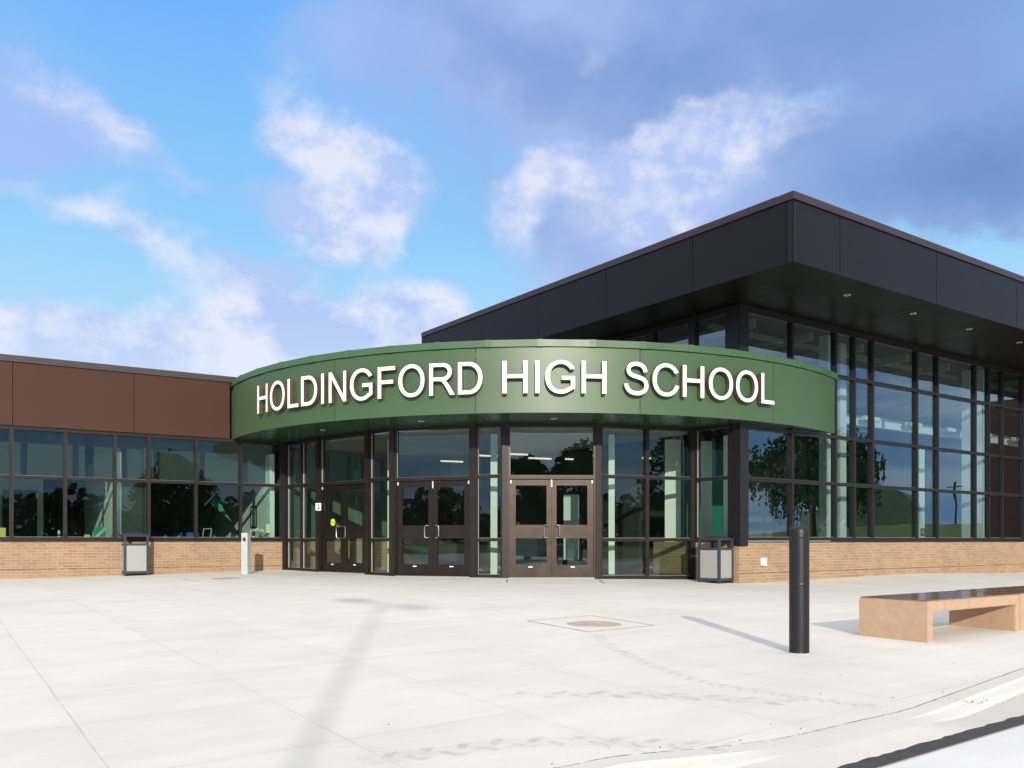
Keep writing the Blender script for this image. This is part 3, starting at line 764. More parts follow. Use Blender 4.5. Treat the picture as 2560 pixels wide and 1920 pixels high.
# --- interiors
FZ = .085
def ib(name, p, e, n, a0, a1, b0, b1, z0, z1, mat): return MB().box(p, e, n, a0, a1, b0, b1, z0, z1).build(name, M[mat], B_)
offp = [(P0[0]+DL[0]*a+NL[0]*c, P0[1]+DL[1]*a+NL[1]*c) for a, c in ((-9, -.31), (sc, -.31), (sc, -6), (-9, -6))]
MB().prism(offp, FZ-.1, FZ).build('interior_floor', M['intfloor'], B_)
MB().prism(offp, 3.335, 3.38).build('interior_ceiling', M['darkceil'], B_)
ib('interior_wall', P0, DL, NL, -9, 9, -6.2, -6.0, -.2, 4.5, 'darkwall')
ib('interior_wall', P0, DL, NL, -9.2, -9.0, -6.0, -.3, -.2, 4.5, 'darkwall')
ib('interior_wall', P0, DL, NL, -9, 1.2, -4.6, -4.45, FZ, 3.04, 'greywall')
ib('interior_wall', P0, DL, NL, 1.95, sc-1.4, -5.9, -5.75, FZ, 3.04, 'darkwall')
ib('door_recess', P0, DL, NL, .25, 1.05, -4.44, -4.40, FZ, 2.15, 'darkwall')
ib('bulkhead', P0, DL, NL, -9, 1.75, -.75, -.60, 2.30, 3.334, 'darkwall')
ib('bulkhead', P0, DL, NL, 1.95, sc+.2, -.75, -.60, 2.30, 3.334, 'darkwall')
a_ = px_on(P0, DL, 287.2)
ib('partition', P0, DL, NL, a_+.05, a_+.17, -5.7, -.22, FZ, 2.9, 'greywall')
a2 = px_on(P0, DL, 371.9)
ib('partition', P0, DL, NL, a2-.07, a2-.02, -5.7, -.22, FZ, 3.04, 'darkwall')
ib('dark_infill', P0, DL, NL, a_+.18, a2-.08, -.30, -.26, .84, 2.24, 'darkwall')
a3 = sc-.35
ib('partition', P0, DL, NL, a3, a3+.12, -5.7, -.22, FZ, 3.04, 'greywall')
ib('window_stool', P0, DL, NL, -9, sc-.14, -.42, -.165, .80, .842, 'greywall')
# vestibule
vp = [EN[0], *EN[1:], (EN[7][0]+V[0]*6.2, EN[7][1]+V[1]*6.2), (-2.2, 25.6), (CORN[0]+DL[0]*.2, CORN[1]+DL[1]*.2+.15)]
vin = [(p[0]*.985+.02, p[1]+.16) for p in vp]
filled('interior_floor', vin, FZ-.12, FZ-.02, 'intfloor'); filled('interior_ceiling', vin, 3.22, 3.27, 'ceiling')
CB = (CORN[0]+.12, CORN[1]+.02)
MB().box(CB, DL, NL, .15, 2.75, -.25, .0, -.1, .80).build('inner_brick_wall', M['brick'], B_)
MB().box(CB, DL, NL, .15, 2.75, -.20, -.10, .80, 3.25).build('inner_green_wall', M['mosswall'], B_)
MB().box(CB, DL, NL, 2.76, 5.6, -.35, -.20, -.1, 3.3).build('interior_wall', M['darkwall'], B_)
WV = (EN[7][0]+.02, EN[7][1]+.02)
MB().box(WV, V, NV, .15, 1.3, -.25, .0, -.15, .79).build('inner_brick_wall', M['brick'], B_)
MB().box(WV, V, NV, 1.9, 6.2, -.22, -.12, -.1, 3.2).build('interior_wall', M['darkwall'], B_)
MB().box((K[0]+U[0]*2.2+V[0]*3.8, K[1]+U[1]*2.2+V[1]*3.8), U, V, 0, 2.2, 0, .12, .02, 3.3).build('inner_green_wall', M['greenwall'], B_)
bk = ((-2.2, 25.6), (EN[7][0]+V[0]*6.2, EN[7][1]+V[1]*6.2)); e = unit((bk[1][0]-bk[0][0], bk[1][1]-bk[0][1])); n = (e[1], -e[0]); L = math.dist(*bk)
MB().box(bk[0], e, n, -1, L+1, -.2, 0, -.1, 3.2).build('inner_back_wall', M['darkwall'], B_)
MB().box(bk[0], e, n, 0, L*.5, .0, .05, 2.3, 3.2).build('inner_green_band', M['greenwall'], B_)
def col(name, x, y, w, z0, z1, mat='whitewall'):
    en = unit((-x, -y)); ee = (-en[1], en[0])
    return MB().box((x, y), ee, en, -w/2, w/2, -w/2, w/2, z0, z1).build(name, M[mat], B_)
def at_px(px, d): return ((px-1280)/F*d, d)
for px, d, w in ((1235, 19.75, .155), (1529, 19.75, .135), (1682, 20.9, .37), (974, 20.7, .10), (1815, 20.0, .12), (1766, 21.2, .26)):
    col('inner_column', *at_px(px, d), w, -.05, 3.2)
for px, d, z in ((1440, 23.4, 3.0), (1350, 22.6, 2.95), (1510, 22.5, 3.0), (1600, 23, 3.0), (1290, 22.0, 3.0), (875, 24, 3.0), (1215, 22.4, 3.0), (1130, 24, 3.0)):
    x, y = at_px(px, d); MB().box((x, y), (.92, .39), (-.39, .92), -.32, .32, -.02, .02, z-.04, z).build('ceiling_lamp', M['lightpanel'], B_)
# inner door pair with tall pulls behind the two-light panel
x, y = at_px(1570, 22.6)
MB().tube([(x-.2, y, .2), (x-.2, y, 1.12), (x-.17, y, 1.15), (x+.17, y, 1.15), (x+.2, y, 1.12), (x+.2, y, .2)], .014, 6).build('inner_pull_bar', M['steel'], B_, smooth=True)
x, y = at_px(1428, 21.8)
MB().box((x, y), (1, 0), (0, -1), -.19, .19, -.03, .03, .34, 1.96).build('notice_board', M['greywall'], B_)
# hall interior
def hk(a, c): return (K[0]+U[0]*a+V[0]*c, K[1]+U[1]*a+V[1]*c)
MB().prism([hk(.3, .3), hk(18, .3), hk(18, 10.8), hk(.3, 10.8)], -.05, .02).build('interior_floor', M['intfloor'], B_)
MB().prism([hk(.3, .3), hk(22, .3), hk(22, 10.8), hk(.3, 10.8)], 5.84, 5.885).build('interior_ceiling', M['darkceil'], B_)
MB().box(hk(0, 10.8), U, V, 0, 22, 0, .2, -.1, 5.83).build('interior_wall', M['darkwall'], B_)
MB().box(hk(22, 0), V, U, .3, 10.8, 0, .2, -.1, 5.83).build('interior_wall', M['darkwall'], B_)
f = MB()
for k in range(9): f.box(hk(1+2.1*k, .4), V, U, 0, 10.2, -.06, .06, 5.60, 5.78)
for k in range(5): f.box(hk(.4, 1.2+2.2*k), U, V, 0, 17.4, -.05, .05, 5.64, 5.76)
f.build('ceiling_beams', M['ceiling'], B_)
MB().box(hk(1.5, 1.5), U, V, 1.7, 16.3, -.08, .08, 3.95, 4.22).build('white_beam', M['whitewall'], B_)
f = MB()
for k in range(6): f.box(hk(4.4+2.1*k, 1.2), U, V, 0, .75, -.05, .05, 4.06, 4.17)
f.build('hanging_lamps', M['whitewall'], B_)
MB().box(hk(1.5, 5.5), U, V, 0, 16.3, 0, 5.2, 3.55, 3.74).build('upper_floor', M['darkceil'], B_)
for px, c, w in ((2067, .55, .28), (2098, .9, .26), (2422, .8, .36), (2450, .5, .14)):
    a = px_on(hk(0, c), U, px); MB().box(hk(a, c), U, V, -w/2, w/2, -.12, .12, .02, 5.83).build('inner_column', M['whitewall'], B_)
MB().box(hk(9.5, 8.8), U, V, 0, 3, 0, .15, .02, 3.54).build('interior_wall', M['tanwall'], B_)
MB().box(hk(2.0, 8.5), U, V, 0, 7, 0, .15, .02, 3.54).build('interior_wall', M['darkwall'], B_)

# ------------------------------------------------------------------ lettering
EMW = dict(H=722, O=778, L=556, D=722, I=278, N=722, G=778, F=611, R=722, S=667, C=722)
def earc(cx, cy, rx, ry, t0, t1, k, p=2.12):
    o = []
    for i in range(k+1):
        t = R(t0+(t1-t0)*i/k); c, s = math.cos(t), math.sin(t)
        o.append((cx+rx*math.copysign(abs(c)**(2/p), c), cy+ry*math.copysign(abs(s)**(2/p), s)))
    return o
def glyph(ch):
    if ch == 'H': return [[(80, 0), (175, 0), (175, 336), (547, 336), (547, 0), (642, 0), (642, 716), (547, 716), (547, 421), (175, 421), (175, 716), (80, 716)]]
    if ch == 'I': return [[(92, 0), (187, 0), (187, 716), (92, 716)]]
    if ch == 'L': return [[(76, 0), (522, 0), (522, 85), (171, 85), (171, 716), (76, 716)]]
    if ch == 'F': return [[(82, 0), (177, 0), (177, 325), (512, 325), (512, 409), (177, 409), (177, 631), (565, 631), (565, 716), (82, 716)]]
    if ch == 'N': return [[(76, 0), (167, 0), (167, 563), (543, 0), (640, 0), (640, 716), (549, 716), (549, 153), (173, 716), (76, 716)]]
    if ch == 'O': return [earc(391, 358, 343, 370, 0, 352, 44), earc(391, 358, 245, 288, 0, 352, 44)]
    if ch == 'D': return [[(77, 0)] + earc(335, 358, 338, 358, -90, 90, 26) + [(77, 716)], [(172, 85)] + earc(322, 358, 252, 273, -90, 90, 26) + [(172, 631)]]
    if ch == 'C': return [earc(388, 358, 338, 370, 27, 341, 44) + list(reversed(earc(388, 358, 240, 288, 30, 338, 44)))]
    if ch == 'G': return [earc(392, 358, 350, 370, 30, 308, 44) + [(707, 108), (707, 378), (412, 378), (412, 293), (613, 293), (613, 150)] + list(reversed(earc(392, 358, 250, 288, 33, 312, 40)))]
    if ch == 'R': return [[(79, 0), (173, 0), (173, 318), (330, 318), (378, 308), (425, 270), (480, 195), (600, 0), (718, 0), (600, 190), (545, 265), (490, 320), (520, 328)] +
                          earc(412, 518, 232, 198, -55, 90, 18) + [(79, 716)], [(173, 400)] + earc(400, 518, 146, 118, -90, 90, 16) + [(173, 636)]]
    if ch == 'S':
        c = [(548, 508), (532, 566), (496, 622), (430, 668), (335, 684), (235, 672), (165, 620), (144, 545), (172, 472), (250, 425), (350, 396), (455, 365), (530, 315), (566, 240), (562, 150), (510, 80), (425, 40), (330, 30), (225, 48), (145, 105), (98, 185), (88, 236)]
        c = crom(c, 3); a, b2 = [], []
        for i, p in enumerate(c):
            q0, q1 = c[max(i-1, 0)], c[min(i+1, len(c)-1)]; d = unit((q1[0]-q0[0], q1[1]-q0[1]))
            a.append((p[0]-d[1]*45, p[1]+d[0]*45)); b2.append((p[0]+d[1]*45, p[1]-d[0]*45))
        return [a + b2[::-1]]
def letter_mesh(ch, sx, sy, th, depth, back, zb):
    w = EMW[ch]; loops = [[((x-w/2)*sx, y*sy) for x, y in lp] for lp in glyph(ch)]
    e = (math.cos(th), math.sin(th)); n = (math.sin(th), -math.cos(th)); p0 = cpt(th, CR)
    W = lambda x, y, d: (p0[0]+e[0]*x+n[0]*d, p0[1]+e[1]*x+n[1]*d, zb+y)
    flat = [p for lp in loops for p in lp]
    b = MB()
    for t in tessellate_polygon([[Vector((x, y, 0)) for x, y in lp] for lp in loops]):
        tr = [flat[i] for i in t]
        if (tr[1][0]-tr[0][0])*(tr[2][1]-tr[0][1])-(tr[2][0]-tr[0][0])*(tr[1][1]-tr[0][1]) < 0: tr.reverse()
        b.face([W(x, y, back+depth) for x, y in tr]); b.face([W(x, y, back) for x, y in reversed(tr)], None, 1)
    for li, lp in enumerate(loops):
        ar = sum(lp[i][0]*lp[(i+1) % len(lp)][1]-lp[(i+1) % len(lp)][0]*lp[i][1] for i in range(len(lp)))
        if (ar > 0) != (li == 0): lp = lp[::-1]
        for i in range(len(lp)):
            a, c = lp[i], lp[(i+1) % len(lp)]
            b.face([W(*a, back+depth), W(*a, back), W(*c, back), W(*c, back+depth)], None, 1)
            b.face([W(*a, back+depth), W(*c, back+depth), W(*c, back+depth-.008), W(*a, back+depth-.008)], None, 0) if False else None
    return b
sign = thing('entrance_sign', (CC[0], CC[1]-CR, 3.7), 'raised white letters spelling HOLDINGFORD HIGH SCHOOL along the curved green canopy', 'sign')
CAP = .635; SY = CAP/716; ZB = 3.70
for word, x0, x1 in (('HOLDINGFORD', 643, 1206), ('HIGH', 1256, 1516), ('SCHOOL', 1561, 1936)):
    RR = CR+.15; t0, t1 = px_th(x0, RR), px_th(x1, RR)
    lsb = {'H': 80, 'S': 45}[word[0]]; rsb = {'D': 49, 'H': 80, 'L': 34}[word[-1]]
    tot = sum(EMW[c] for c in word) - lsb - rsb; k = (t1-t0)/tot; pos = -lsb
    for c in word:
        th = t0 + k*(pos+EMW[c]/2); pos += EMW[c]
        letter_mesh(c, k*RR, SY, th, .095, .05, ZB).build('letter', [M['letter'], M['letterside']], sign)

# ------------------------------------------------------------------ street furniture
# bollard
bx, by = 2.434, 7.44; bz = g(bx, by)
T = thing('bollard', (bx, by, bz), 'tall black steel bollard standing on the plaza before the benches', 'bollard')
prof = [(.085, -.02), (.085, .0), (.0825, .006), (.0825, .02), (.0825, .57), (.0825, .579), (.0833, .581), (.0833, .586), (.0825, .588), (.0825, .60), (.0825, .97), (.0825, .984), (.0832, .986), (.0832, .990), (.0825, .992), (.0825, 1.0), (.0822, 1.035), (.078, 1.055), (.066, 1.068), (.035, 1.076), (.0005, 1.079)]
MB().lathe(prof, (bx, by, bz), 48).build('sleeve', M['black'], T, smooth=True)
f = MB().lathe([(.088, -.01), (.094, .001), (.084, .006)], (bx, by, bz), 32); f.build('grout_collar', M['apron'], T, smooth=True)

# benches
BH = .395
def make_bench(o, label):
    z = min(g(*o), g(o[0]+U[0]*1.8, o[1]+U[1]*1.8))
    T = thing('bench', (o[0], o[1], z), label, 'bench', 'tan concrete benches set end to end', rz=math.atan2(U[1], U[0]))
    Lb, Wb, t, leg = 1.815, .70, .115, .10
    f = MB(); pr = [(0, -.03), (leg, -.03), (leg, BH-t), (Lb-leg, BH-t), (Lb-leg, -.03), (Lb, -.03), (Lb, BH-.012), (0, BH-.012)]
    fr = [(x, 0, zz) for x, zz in pr]; bk_ = [(x, Wb, zz) for x, zz in pr]
    # front/back faces split into convex pieces sharing edges
    def side(y, fl):
        q = [[(0, -.03), (leg, -.03), (leg, BH-t), (0, BH-t)], [(Lb-leg, -.03), (Lb, -.03), (Lb, BH-t), (Lb-leg, BH-t)],
             [(0, BH-t), (leg, BH-t), (Lb-leg, BH-t), (Lb, BH-t), (Lb, BH-.012), (0, BH-.012)]]
        for lp in q:
            pts = [(x, y, zz) for x, zz in lp]; f.face(pts if fl else pts[::-1])
    side(0, True); side(Wb, False)
    idx = [(7, 0), (0, 1), (1, 2), (2, 3), (3, 4), (4, 5), (5, 6), (6, 7)]
    for i, j in idx:
        a, c = pr[i], pr[j]
        f.face([(a[0], 0, a[1]), (a[0], Wb, a[1]), (c[0], Wb, c[1]), (c[0], 0, c[1])])
    ob = f.build('bench_body', M['bench'], T, merge=True)
    bm = bmesh.new(); bm.from_mesh(ob.data); bmesh.ops.recalc_face_normals(bm, faces=bm.faces)
    ed = [e_ for e_ in bm.edges if len(e_.link_faces) == 2 and e_.calc_face_angle(0) > 1]
    bmesh.ops.bevel(bm, geom=ed, offset=.008, segments=2, affect='EDGES'); bm.to_mesh(ob.data); bm.free()
    MB().box((0, 0), (1, 0), (0, 1), .012, Lb-.012, .012, Wb-.012, BH-.012, BH).build('polished_top', M['stonetop'], T)
    return T
b0 = (3.862, 8.165)
make_bench(b0, 'tan concrete bench with polished top beside the black bollard')
b1_ = (b0[0]+U[0]*1.828, b0[1]+U[1]*1.828)
make_bench(b1_, 'second tan concrete bench cut by the frame edge behind the first')

# litter bins
def make_bin(x, y, rz, label):
    z = g(x, y)
    T = thing('litter_bin', (x, y, z), label, 'litter bin', 'square slate litter bins by the brick walls', rz=rz)
    w, p = .27, .05
    f = MB()
    for sx in (-1, 1):
        for sy in (-1, 1):
            x0, x1 = sorted((sx*w, sx*(w-p))); y0, y1 = sorted((sy*w, sy*(w-p)))
            f.abox(x0, x1, y0, y1, 0, .945)
    q = w-p
    for z0, z1 in ((.045, .10), (.70, .745), (.905, .945)):
        for s_ in (-1, 1):
            y0, y1 = sorted((s_*(w-.006), s_*(w-p+.01))); f.abox(-q, q, y0, y1, z0, z1); f.abox(y0, y1, -q, q, z0, z1)
    f.build('bin_frame', M['canframe'], T)
    for k in range(4):
        c, s_ = round(math.cos(k*math.pi/2)), round(math.sin(k*math.pi/2))
        f = MB().box((0, 0), (c, s_), (s_, -c), -q+.004, q-.004, w-.03, w-.014, .104, .696); f.build('side_panel', M['perf'], T)
    # shallow domed lid with overhanging rain hood
    f = MB(); n_ = 8
    hz = lambda a, c: .948 + .062*(1-(max(abs(a), abs(c)))**2.2)
    for i in range(n_):
        for j in range(n_):
            A_ = [(-1+2*i/n_, -1+2*j/n_), (-1+2*(i+1)/n_, -1+2*j/n_), (-1+2*(i+1)/n_, -1+2*(j+1)/n_), (-1+2*i/n_, -1+2*(j+1)/n_)]
            f.face([(a*(w+.012), c*(w+.012), hz(a, c)) for a, c in A_])
    f.abox(-w-.012, w+.012, -w-.012, w+.012, .930, .9475)
    f.build('lid', M['canframe'], T, smooth=True)
    f = MB().abox(-q+.03, q-.03, -q+.03, q-.03, .05, .73); f.build('liner', M['black'], T)
    f = MB().lathe([(.014, 0), (.014, .012), (.006, .016)], (w-.04, -w-.001, .715), 10); f.build('lock', M['steel'], T)
    return T
d_ = math.atan2(DL[1], DL[0])
cx0, cy0 = gp(310, 1440.5)
cb = math.cos(d_), math.sin(d_)
make_bin(cx0+cb[0]*.27-cb[1]*.27, cy0+cb[1]*.27+cb[0]*.27, d_, 'slate litter bin against the brick wall under the office windows')
cx1, cy1 = gp(1799.6, 1459.8); a = R(44)
make_bin(cx1+.0, cy1+.27*1.414, a, 'slate litter bin turned cornerwise at the brick corner of the glass hall')

# accessible door button post
x, y = gp(612, 1435.5); y += .08
z = g(x, y)
T = thing('button_post', (x, y, z), 'slim silver post with round door button before the brick wall', 'button post')
an = R(-14); e = (math.cos(an), math.sin(an)); n = (e[1], -e[0])
MB().box((x, y), e, n, -.075, .085, -.075, .075, z-.02, z+.965).build('post_body', M['silver'], T, bevel=.004)
f = MB(); disc(f, (x, y), e, n, .012, z+.81, .052, .0751, .088); bt = f.build('push_button', M['steel'], T)
f = MB(); disc(f, (x, y), e, n, .012, z+.81, .036, .088, .091); f.build('button_symbol', M['navy'], bt)

# manholes
def manhole(corners, c, r, label):
    T = thing('manhole_cover', (c[0], c[1], g(*c)), label, 'manhole cover', 'round manhole covers in square collars')
    z = lambda p, d: (p[0], p[1], g(*p)+d)
    f = MB()
    for i in range(4):
        p, q = corners[i], corners[(i+1) % 4]; e = unit((q[0]-p[0], q[1]-p[1])); n = (-e[1], e[0]); L = math.dist(p, q); k = 8
        for j in range(k):
            w = .007+.006*rnd(); a = (p[0]+e[0]*L*j/k, p[1]+e[1]*L*j/k); c2 = (p[0]+e[0]*L*(j+1)/k, p[1]+e[1]*L*(j+1)/k)
            f.face([z(a, .004), z(c2, .004), z((c2[0]+n[0]*w, c2[1]+n[1]*w), .004), z((a[0]+n[0]*w, a[1]+n[1]*w), .004)])
    f.build('square_joint', M['joint'], T)
    f = MB(); pr = None
    rr = [(r+.02, .001), (r, .005), (r-.012, .006), (r-.016, .002), (r-.022, .002), (r-.026, .007), (0.002, .007)]
    for r1, dz in rr:
        cur = [z((c[0]+r1*math.cos(t*2*math.pi/40), c[1]+r1*math.sin(t*2*math.pi/40)), dz) for t in range(40)]
        if pr:
            for k in range(40): j = (k+1) % 40; f.face([pr[k], pr[j], cur[j], cur[k]])
        pr = cur
    f.build('iron_lid', M['iron'], T)
    f = MB()
    for i in range(-6, 7):
        for j in range(-6, 7):
            x_, y_ = c[0]+i*.045, c[1]+j*.045
            if math.dist((x_, y_), c) < r-.05:
                f.face([z((x_-.016, y_-.008), .0075), z((x_+.008, y_-.016), .0075), z((x_+.016, y_+.008), .010), z((x_-.008, y_+.016), .010)])
    f.build('lid_treads', M['iron'], T)
manhole([(.168, 9.978), (.773, 8.909), (1.555, 9.56), (.967, 10.662)], (.907, 9.70), .285, 'round rusty manhole cover in a square collar in the middle of the plaza')
manhole([(-7.16, 18.84), (-6.22, 17.53), (-5.09, 18.38), (-6.05, 19.7)], (-6.1, 18.75), .30, 'round rusty manhole cover near the silver button post')
# dark joint ticks at the door posts
f = MB()
for p, q in ((gp(1266, 1449), gp(1266.5, 1457)), (gp(1497, 1449), gp(1510, 1459))):
    e = unit((q[0]-p[0], q[1]-p[1])); n = (-e[1], e[0]); z = lambda a: (a[0], a[1], g(*a)+.004)
    f.face([z(p), z(q), z((q[0]+n[0]*.02, q[1]+n[1]*.02)), z((p[0]+n[0]*.02, p[1]+n[1]*.02))])
for pts in (((912, 1450), (1060, 1437.5)), ((990, 1447.5), (1175, 1446.5)), ((1175, 1446.5), (1120, 1453)), ((700, 1444), (800, 1437))):
    p, q = gp(*pts[0]), gp(*pts[1]); e = unit((q[0]-p[0], q[1]-p[1])); n = (-e[1], e[0])
    for k in range(10):
        a, c = lerp(p, q, k/10), lerp(p, q, (k+1)/10); w = .008; z = lambda a: (a[0], a[1], g(*a)+.004)
        f.face([z(a), z(c), z((c[0]+n[0]*w, c[1]+n[1]*w)), z((a[0]+n[0]*w, a[1]+n[1]*w))])
tag(f.build('plaza_joint', M['joint']), kind='structure')

# ------------------------------------------------------------------ small things on the office window ledge
LZ = .842
def ledge(px, off=-.29):
    p = (P0[0]+NL[0]*off, P0[1]+NL[1]*off); s_ = px_on(p, DL, px); return (p[0]+DL[0]*s_, p[1]+DL[1]*s_)
def pot(px, label):
    x, y = ledge(px); T = thing('potted_plant', (x, y, LZ), label, 'potted plant', 'small white pots along the window ledge')
    MB().lathe([(.034, 0), (.045, .01), (.047, .065), (.04, .066)], (x, y, LZ), 16).build('pot', M['white'], T, smooth=True)
    f = MB()
    for k in range(26):
        a = rnd()*6.28; r_ = rnd()*.03; h = .075+rnd()*.035; c = (x+r_*math.cos(a), y+r_*math.sin(a), LZ+h)
        f.face([(c[0]-.008, c[1], c[2]), (c[0], c[1]+.006, c[2]+.012), (c[0]+.008, c[1], c[2]), (x+.3*(c[0]-x), y+.3*(c[1]-y), LZ+.062)])
    f.build('leaves', M['leaf'], T)
pot(413, 'white potted plant nearest the bin on the office ledge')
pot(447, 'white potted plant between the bin and the silver frame')
pot(537, 'white potted plant just beside the silver frame')
pot(568, 'white potted plant nearest the button post')
# table lamp
x, y = ledge(674, -.35); T = thing('table_lamp', (x, y, LZ), 'table lamp with cream drum shade on the office ledge', 'lamp')
MB().lathe([(.06, 0), (.062, .012), (.02, .02), (.012, .05), (.024, .08), (.012, .11), (.024, .135), (.01, .165), (.008, .30)], (x, y, LZ), 16).build('lamp_base', M['black'], T, smooth=True)
MB().lathe([(.112, .17), (.108, .40), (.104, .40), (.108, .17)], (x, y, LZ), 24).build('lamp_shade', M['shade'], T, smooth=True)
# orchid and vase
def sprig(px, h, label, name, potmat='white'):
    x, y = ledge(px, -.33); T = thing(name, (x, y, LZ), label, 'flowers')
    MB().lathe([(.03, 0), (.045, .02), (.05, .06), (.03, .085)], (x, y, LZ), 14).build('vase', M[potmat], T, smooth=True)
    f = MB(); g2 = MB()
    for k in range(5):
        a = k*1.26; tip = (x+.07*math.cos(a), y+.05*math.sin(a), LZ+h*(.7+.3*rnd())); f.tube([(x, y, LZ+.06), ((x+tip[0])/2, (y+tip[1])/2, LZ+h*.55), tip], .004, 5)
        for j in range(5): t = j*1.257; g2.face([tip, (tip[0]+.03*math.cos(t), tip[1]-.01, tip[2]+.03*math.sin(t)), (tip[0]+.03*math.cos(t+.9), tip[1]-.012, tip[2]+.03*math.sin(t+.9))])
    f.build('stems', M['leafdark'], T); g2.build('petals', M['petal'], T)
sprig(634, .25, 'white orchid in a white pot on the office ledge', 'orchid')
sprig(651, .30, 'thin stem with white blossoms beside the table lamp', 'flower_vase', 'black')
pot(665, 'white pot at the foot of the table lamp')
# picture on the partition
pa = (P0[0]+DL[0]*a3, P0[1]+DL[1]*a3); off = -1.6
T = thing('wall_picture', (pa[0]+NL[0]*off, pa[1]+NL[1]*off, 1.3), 'black framed picture on the grey wall above the table lamp', 'picture')
ND = (-DL[0], -DL[1])
f = MB()
for q in ((-.26, -.235, 1.17, 1.75), (.235, .26, 1.17, 1.75), (-.235, .235, 1.17, 1.2), (-.235, .235, 1.72, 1.75)): f.box((pa[0]+NL[0]*off, pa[1]+NL[1]*off), NL, ND, q[0], q[1], .001, .03, q[2], q[3])
f.build('frame', M['black'], T)
MB().box((pa[0]+NL[0]*off, pa[1]+NL[1]*off), NL, ND, -.234, .234, .001, .012, 1.201, 1.719).build('print', M['greywall'], T)
# silver photo easel
x, y = ledge(517, -.30); T = thing('photo_easel', (x, y, LZ), 'leaning silver easel frame among the white pots on the ledge', 'picture frame')
f = MB()
for dx, dd in ((-.10, 0), (.09, .02)):
    f.tube([(x+dx*DL[0], y+dx*DL[1], LZ+.01), (x+(dx+.03)*DL[0]+NL[0]*-.03, y+(dx+.03)*DL[1]-NL[1]*.03, LZ+.27)], .010, 6)
f.tube([(x-.07*DL[0]-NL[0]*.03, y-.07*DL[1]-NL[1]*.03, LZ+.26), (x+.12*DL[0]-NL[0]*.03, y+.12*DL[1]-NL[1]*.03, LZ+.275)], .010, 6)
f.tube([(x-.10*DL[0], y-.10*DL[1], LZ+.02), (x+.09*DL[0], y+.09*DL[1], LZ+.02)], .008, 6)
f.build('easel', M['silver'], T, smooth=True)
# cards, boxes and bottles
def fbox(name, px, w, h, d, mat, label, cat, off=-.28):
    x, y = ledge(px, off); T = thing(name, (x, y, LZ), label, cat)
    MB().box((x, y), DL, NL, -w/2, w/2, -d/2, d/2, LZ+.001, LZ+h).build('box_body', M[mat], T, bevel=.003); return T, (x, y)
T, c_ = fbox('team_sign', 249.5, .245, .285, .05, 'tealbox', 'teal card with GO HUSKERS on a diagonal white banner', 'card')
f = MB(); dg = math.sqrt(.5)
def diag(t, w_, dd): 
    # along the rising diagonal of the card
    cxm, czm = 0, LZ+.143
    return (c_[0]+DL[0]*(cxm+t*dg-w_*dg)+NL[0]*dd, c_[1]+DL[1]*(cxm+t*dg-w_*dg)+NL[1]*dd, czm+t*dg+w_*dg)
f.face([diag(-.165, -.026, .027), diag(.165, -.026, .027), diag(.165, .026, .027), diag(-.165, .026, .027)])
f.build('banner', M['white'], T)
def text_obj(txt, size, mat, parent, mapf, align='CENTER', bold=0.0, shear=0.0, name='lettering'):
    cu = bpy.data.curves.new('t', 'FONT'); cu.body = txt; cu.size = size; cu.align_x = align; cu.align_y = 'CENTER'; cu.offset = bold; cu.shear = shear; cu.resolution_u = 3
    tmp = bpy.data.objects.new('t', cu); COL.objects.link(tmp)
    me = bpy.data.meshes.new_from_object(tmp.evaluated_get(bpy.context.evaluated_depsgraph_get()))
    b = MB()
    for pl_ in me.polygons: b.face([mapf(*me.vertices[i].co[:2]) for i in pl_.vertices])
    bpy.data.objects.remove(tmp); bpy.data.meshes.remove(me)
    return b.build(name, M[mat], parent)
text_obj('GO HUSKERS', .052, 'black', T, lambda u, v: diag(u, v, .0285), bold=.002)
fbox('small_box', 217.5, .115, .11, .08, 'straw', 'small straw coloured box beside the teal card', 'box')
def bottle_(px, h, label):
    x, y = ledge(px, -.32); T = thing('water_bottle', (x, y, LZ), label, 'bottle')
    MB().lathe([(.03, 0), (.033, .01), (.033, h*.72), (.014, h*.88), (.014, h*.93)], (x, y, LZ), 16).build('bottle_body', M['bottle'], T, smooth=True)
    MB().lathe([(.0335, h*.3), (.0335, h*.6)], (x, y, LZ), 16).build('wrapper', M['blue'], T); MB().lathe([(.016, h*.93), (.016, h)], (x, y, LZ), 12).build('cap', M['blue'], T)
bottle_(147.5, .23, 'clear water bottle with blue wrapper on the office ledge'); 
fbox('paper_cup', 58, .05, .04, .05, 'white', 'small white cup alone on the office ledge', 'cup')
fbox('picture_card', 4, .16, .26, .02, 'straw', 'brown edged card on the ledge at the picture edge', 'card')
# pennant hanging in the dark room
x, y = at_px(545, 23.6); T = thing('pennant', (x, y, 1.6), 'green triangular pennant hanging in the dark office', 'pennant')
z0 = 1.75
f = MB(); f.face([(x-.22, y, z0+.08), (x-.06, y, z0+.24), (x+.36, y, z0-.42)]); f.face([(x-.22, y+.01, z0+.08), (x+.36, y+.01, z0-.42), (x-.06, y+.01, z0+.24)]); f.build('pennant_cloth', M['greenwall'], T)
f = MB().tube([(x-.36, y, z0+.02), (x-.02, y, z0+.40)], .018, 6); f.build('rod', M['white'], T)
